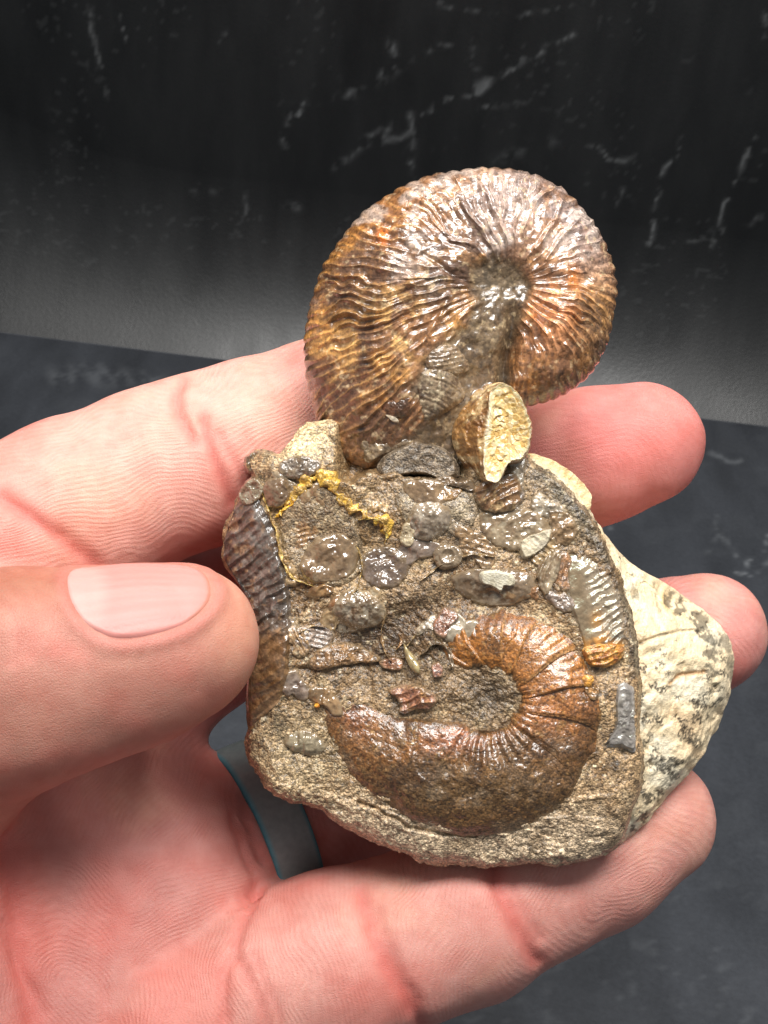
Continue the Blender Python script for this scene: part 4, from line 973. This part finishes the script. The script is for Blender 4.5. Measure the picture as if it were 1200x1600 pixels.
# rock plate framed by the yellow crust, with a clam print
plate = flake('matrix_plate', [(432,808),(470,762),(505,752),(540,775),(562,820),(572,870),(560,905),(530,922),(480,915),(452,885)], 0.5, M_MATRIX, two((124,108,84),(104,88,68),16,15,(146,130,100)), relief=lumps(16,.16,5), n=(260, 70))
plate_z = lambda x, y: H(x, y) + 0.5
flake('clam', oval(517, 872, 47, 42, -20), 0.25, M_CLAM, two((96,74,52),(120,100,78),18,16,(84,62,44)), relief=lambda px, py, ss: rings(535,895,9,.12)(px, py, ss) - 0.4 * blob(px, py, 512, 882, 26, 15, 30) + .4 * blob(px, py, 505, 850, 18, 12, 20), zfun=plate_z, bulge=.5, n=(160, 50))
# clams and domed shells
flake('clam', oval(680, 795, 66, 50, 15), 0.2, M_MATRIX, two((126,114,96),(146,134,112),16,21), relief=rings(700,790,13,.12), bulge=.3, n=(200, 50))
flake('clam', oval(668, 770, 40, 24, 10), 0.4, M_CLAM, two((104,84,64),(126,104,80),14,22), relief=rings(668,780,8,.12), bulge=.4)
flake('domed_clam', oval(669, 813, 37, 35, 10), 0.4, M_CLAM, two((140,130,118),(108,98,86),16,23,(170,164,152), ring=(150,142,126)), relief=rings(664,818,6.5,.14), bulge=1.5, n=(180, 60))
flake('domed_clam', oval(600, 885, 40, 38, 30), 0.3, M_CLAM, two((78,66,64),(104,94,92),12,24,(88,70,54)), relief=lambda px, py, ss: rings(610,905,8,.10)(px, py, ss) + lumps(14,.14,6)(px, py, ss), bulge=.7, n=(160, 50))
flake('domed_clam', oval(561, 950, 43, 36, 12), 0.4, M_CLAM, two((112,94,74),(140,132,118),13,25,(76,60,46), ring=(176,160,132)), relief=lambda px, py, ss: rings(560,935,7,.18)(px, py, ss) + lumps(14,.14,7)(px, py, ss), bulge=1.0, n=(180, 60))
flake('domed_clam', oval(697, 868, 26, 22, -20), 0.3, M_CLAM, two((126,112,94),(96,80,62),12,26), relief=lambda px, py, ss: -0.9 * blob(px, py, 700, 866, 9, 8) + rings(697,868,6,.12)(px, py, ss), bulge=1.0)
flake('shell_fragment', [(632,815),(648,822),(645,850),(630,855),(622,838)], 0.8, M_CLAM, two((190,178,150),(160,146,120),9,27), relief=lumps(9,.25,8), n=(70, 20))
flake('clam', oval(690, 820, 70, 40, 80), -0.1, M_MATRIX, two((116,104,88),(96,84,70),16,28), bulge=.2, relief=rings(690,820,12,.1))
flake('shell_fragment', [(655,745),(690,738),(735,748),(742,770),(700,760),(660,765)], 0.5, M_CLAM, two((92,76,60),(116,98,78),12,29), relief=lumps(12,.25,9))
# pale oysters, upper right
flake('oyster_valve', [(745,800),(790,790),(840,800),(862,830),(850,860),(800,862),(760,850),(742,825)], 0.35, M_CLAM, two((140,124,102),(116,98,78),18,31,(168,156,134)), relief=rings(840,870,11,.16), bulge=.5, n=(200, 50))
flake('cream_flake', [(808,845),(830,832),(856,826),(852,848),(832,864),(812,870)], 0.9, M_CREAM, two((210,196,166),(184,172,150),10,32), relief=rings(810,870,8,.12), n=(90, 26))
flake('brown_gastropod', [(735,762),(770,742),(800,738),(812,760),(806,795),(775,805),(745,795)], 0.9, M_SHELL, two((136,98,62),(96,64,38),12,33,(188,160,118)), relief=ribs(60,14,.4,770,770), bulge=.9)
flake('oyster_valve', [(835,880),(858,858),(874,866),(866,900),(848,930),(836,915)], 0.7, M_CLAM, two((150,136,114),(110,90,70),10,34,(184,172,150)), relief=ribs(20,10,.3,850,890), n=(110, 30))
flake('concave_shell', [(700,900),(735,885),(790,885),(830,895),(838,925),(800,945),(750,945),(715,930)], 0.3, M_CLAM, two((96,76,58),(120,104,88),16,35,(140,128,112)), relief=lambda px, py, ss: rings(770,880,10,.14)(px, py, ss) - .5 * blob(px, py, 780, 925, 35, 14), bulge=.7, n=(180, 50))
flake('white_chip', [(747,893),(768,890),(795,895),(798,912),(784,912),(778,922),(764,913),(748,908)], 0.75, M_CREAM, two((226,218,194),(206,196,168),9,36), n=(80, 20), jag=1, zfun=lambda x, y: H(x, y) + .6)
# iridescent ribbed shell, right
flake('iridescent_shell', [(882,868),(902,866),(925,878),(948,905),(965,945),(972,990),(962,1018),(935,1034),(912,1030),(902,1000),(890,960),(878,915)], 0.35, M_NACRE,
      lambda px, py, ss: mixc(mixc(mixc(np.tile(lin(132, 118, 100), (len(px), 1)), lin(108, 92, 72), sst(925, 900, px + (930 - py) * .2)), lin(168, 118, 54), .9 * sst(985, 1000, py + fb2(px, py, 12, 3, 3) * 10) + .8 * blob(px, py, 926, 965, 9, 14)), lin(60, 50, 44), .8 * np.exp(-((py - 1000 + .25 * (px - 930) + fb2(px, py, 9, 2, 8) * 4) / 4) ** 2) * (px > 915)),
      relief=lambda px, py, ss: sst(902, 932, px + (930 - py) * .22) * ribs(60, 12, .34, 930, 950)(px, py, ss), bulge=.1, n=(300, 80), depth=1.2)
flake('orange_shell_lip', [(903,1010),(930,1000),(965,1004),(968,1022),(945,1036),(915,1034)], .9, M_GOLD, two((172,120,52),(146,90,44),9,38,(180,146,92)), relief=ribs(80,10,.25,930,1020), bulge=.4, n=(110, 30))
flake('orange_shell_lip', [(900,1052),(914,1045),(922,1056),(914,1068),(902,1066)], .7, M_GOLD, two((190,136,60),(150,104,56),8,39), bulge=.4, n=(60, 16))
flake('silver_nacre', [(962,1062),(980,1066),(985,1080),(986,1120),(986,1166),(965,1162),(938,1160),(948,1145),(955,1118),(955,1085)], .6, M_NACRE, two((128,122,118),(106,100,94),12,40,(148,144,140)), relief=lumps(10,.18,12), n=(160, 40))
# red, pink and almond-shaped bits round the lower coil
flake('almond_seed_shell', [(631,1003),(637,1010),(650,1025),(656,1040),(653,1049),(642,1043),(634,1028),(630,1014)], .9, M_CLAM, two((150,136,100),(130,116,84),9,41), bulge=.5, n=(80, 24), jag=.4)
flake('pink_flake', [(680,958),(692,943),(712,950),(716,962),(702,975),(694,995),(680,990),(674,975)], .7, M_BROWN, two((132,86,70),(112,70,58),10,42), relief=lumps(9,.15,13), n=(90, 26))
flake('red_fragment', [(605,1072),(640,1062),(668,1070),(684,1084),(676,1100),(650,1105),(625,1112),(618,1090)], .9, M_BROWN, two((132,84,64),(150,108,66),11,43,(112,64,56)), relief=ribs(75,13,.35,640,1085), bulge=.4, n=(130, 36))
flake('red_fragment', [(672,1035),(682,1028),(692,1040),(688,1054),(674,1050)], .7, M_BROWN, two((122,74,62),(106,64,54),8,44), n=(60, 16))
flake('red_fragment', [(590,1030),(615,1022),(632,1030),(625,1044),(600,1042)], .5, M_BROWN, two((142,92,66),(116,78,56),8,45), relief=lumps(9,.15,14), n=(70, 18))
flake('brown_shell', [(480,1030),(500,1008),(540,1000),(575,1010),(600,1030),(560,1035),(520,1040),(490,1045)], .6, M_BROWN, two((100,72,46),(126,92,56),12,46), relief=lumps(12,.3,15), bulge=.6, n=(150, 36))
flake('small_clam', oval(478, 1156, 34, 21, 8), .2, M_CLAM, two((126,118,98),(146,138,118),12,47), relief=ribs(5,8,.12,478,1150), bulge=.9, n=(110, 30))
flake('lip_of_whorl', [(905,1040),(925,1050),(930,1075),(920,1090),(905,1075)], .8, M_BROWN, two((150,110,64),(110,80,52),9,48), relief=lumps(9,.2,16), n=(80, 22))
flake('orange_speck', oval(497, 1098, 4.5, 4, 0), .5, M_GOLD, two((214,150,50),(190,120,40),6,49), bulge=.4, n=(28, 8), jag=.3)
# pale crust behind the slab, upper right
def pale(px, py, ss): return mixc(np.tile(lin(236, 212, 166), (len(px), 1)), lin(214, 184, 132), sst(.1, .6, fb2(px, py, 12, 3, 55)))
flake('pale_crust', [(806,728),(830,708),(868,720),(902,742),(924,768),(928,786),(916,800),(886,790),(850,770),(820,750)], 0, M_CREAM, pale, seat=-5.0, relief=ribs(30,14,.25,860,750), depth=4, n=(160, 40))

# ---- yellow mineral crust and fine pale shell seams
def seam(name, pts, wd, h, mat, c1, c2, zo=0.45):
    p = catmull(pts, 14, closed=False); n = len(p); m = 9
    tg = np.gradient(p, axis=0); tg /= np.linalg.norm(tg, axis=1, keepdims=True) + 1e-9; nr = np.stack([-tg[:, 1], tg[:, 0]], 1)
    k = np.arange(n); wv = wd * (0.75 + 0.9 * fb2(p[:, 0], p[:, 1], 11, 3, 901)) * np.clip(np.minimum(k, n - 1 - k) / 6.0, 0.15, 1)
    wv = np.maximum(wv, wd * .15)
    V = []; C = []
    for j in range(m):
        s = -1 + 2 * j / (m - 1); q = p + nr * (wv * s)[:, None] + nr * (fb2(p[:, 0], p[:, 1], 12, 2, 903) * wd * .4)[:, None]
        nn = fb2(q[:, 0], q[:, 1], 7, 3, 905, .6)
        V.append(xyz(q[:, 0], q[:, 1], H(q[:, 0], q[:, 1]) + zo + (h * .6 + nn * h * 1.1) * (1 - s ** 4) - .5 * (abs(s) > .99)))
        C.append(mixc(np.tile(lin(*c1), (n, 1)), lin(*c2), sst(-.3, .4, nn)))
    return part(name, np.concatenate(V), grid_quads(m, n), mat, np.concatenate(C))
seam('yellow_crust', [(440,805),(452,785),(470,770),(486,750),(508,746),(530,768),(548,790),(575,808),(602,818),(606,840)], 13, .28, M_GOLD, (196,158,64), (150,120,62))
seam('yellow_crust', [(432,806),(446,796),(462,782)], 9, .3, M_GOLD, (206,160,44), (176,126,40))
seam('yellow_crust', [(412,770),(424,800),(436,840),(446,880),(462,902),(492,914)], 3.2, .5, M_GOLD, (186,160,96), (140,116,66))
seam('yellow_crust', [(556,850),(566,875),(562,905),(556,922),(540,934)], 2.6, .4, M_GOLD, (180,152,92), (120,98,60))
seam('yellow_crust', [(560,812),(590,812),(604,832),(600,850)], 5, .5, M_GOLD, (206,180,104), (160,130,74))
seam('shell_seam', [(650,985),(640,1000),(634,1006)], 1.6, .5, M_CLAM, (168,146,108), (140,120,86))
seam('shell_seam', [(602,960),(596,985),(602,1015),(612,1030)], 2.0, .45, M_CLAM, (150,124,90), (110,90,64))
seam('shell_seam', [(622,985),(626,1000),(618,1012)], 2.6, .45, M_CLAM, (166,130,80), (130,96,60))
seam('shell_seam', [(470,985),(490,975),(510,978)], 1.6, .4, M_CLAM, (160,136,100), (120,98,70))
seam('shell_seam', [(655,905),(690,880),(735,865),(770,868)], 2.2, .3, M_CLAM, (150,126,90), (110,94,70))
seam('shell_seam', [(655,1020),(680,1000),(700,1015),(705,1040)], 2.4, .4, M_CLAM, (120,104,84), (90,76,58))

# ---- many small broken shells packed into the face between the larger ones
r2 = np.random.default_rng(23)
PAL = [((140,112,80),(110,86,60)), ((150,136,116),(122,106,86)), ((120,90,58),(150,116,74)), ((126,114,108),(100,86,80)), ((168,144,108),(132,110,80)), ((140,98,64),(110,76,52)), ((164,156,140),(134,122,106))]
spots = []
while len(spots) < 40:
    x, y = r2.uniform(425, 965), r2.uniform(735, 1090)
    if y > 960 and not (455 < x < 735): continue
    if y > 1000 and x > 700: continue
    if x > 880 and y > 850: continue
    if sd_poly(np.array([x]), np.array([y]), SLAB)[0] > -30: continue
    if any(math.hypot(x - a, y - b) < 22 for a, b in spots): continue
    spots.append((x, y))
for i, (x, y) in enumerate(spots):
    a_ = r2.uniform(14, 34); b_ = a_ * r2.uniform(0.45, 0.9); q = r2.uniform(0, 180); c1, c2 = PAL[i % len(PAL)]
    kind = i % 3
    rl = rings(x + r2.uniform(-15, 15), y + r2.uniform(-15, 15), 7, .2) if kind == 0 else (lumps(10, .22, 60 + i) if kind == 1 else ribs(q, 8, .22, x, y, 0, i))
    flake('shell_fragment', oval(x, y, a_, b_, q, 11, 0.3), r2.uniform(0.2, 0.4), (M_CLAM, M_SHELL, M_BROWN)[kind], two(c1, c2, 10, 60 + i, (170,156,130) if i % 5 == 0 else None), relief=rl, bulge=r2.uniform(0.0, 0.3), n=(64, 18), jag=2.5)
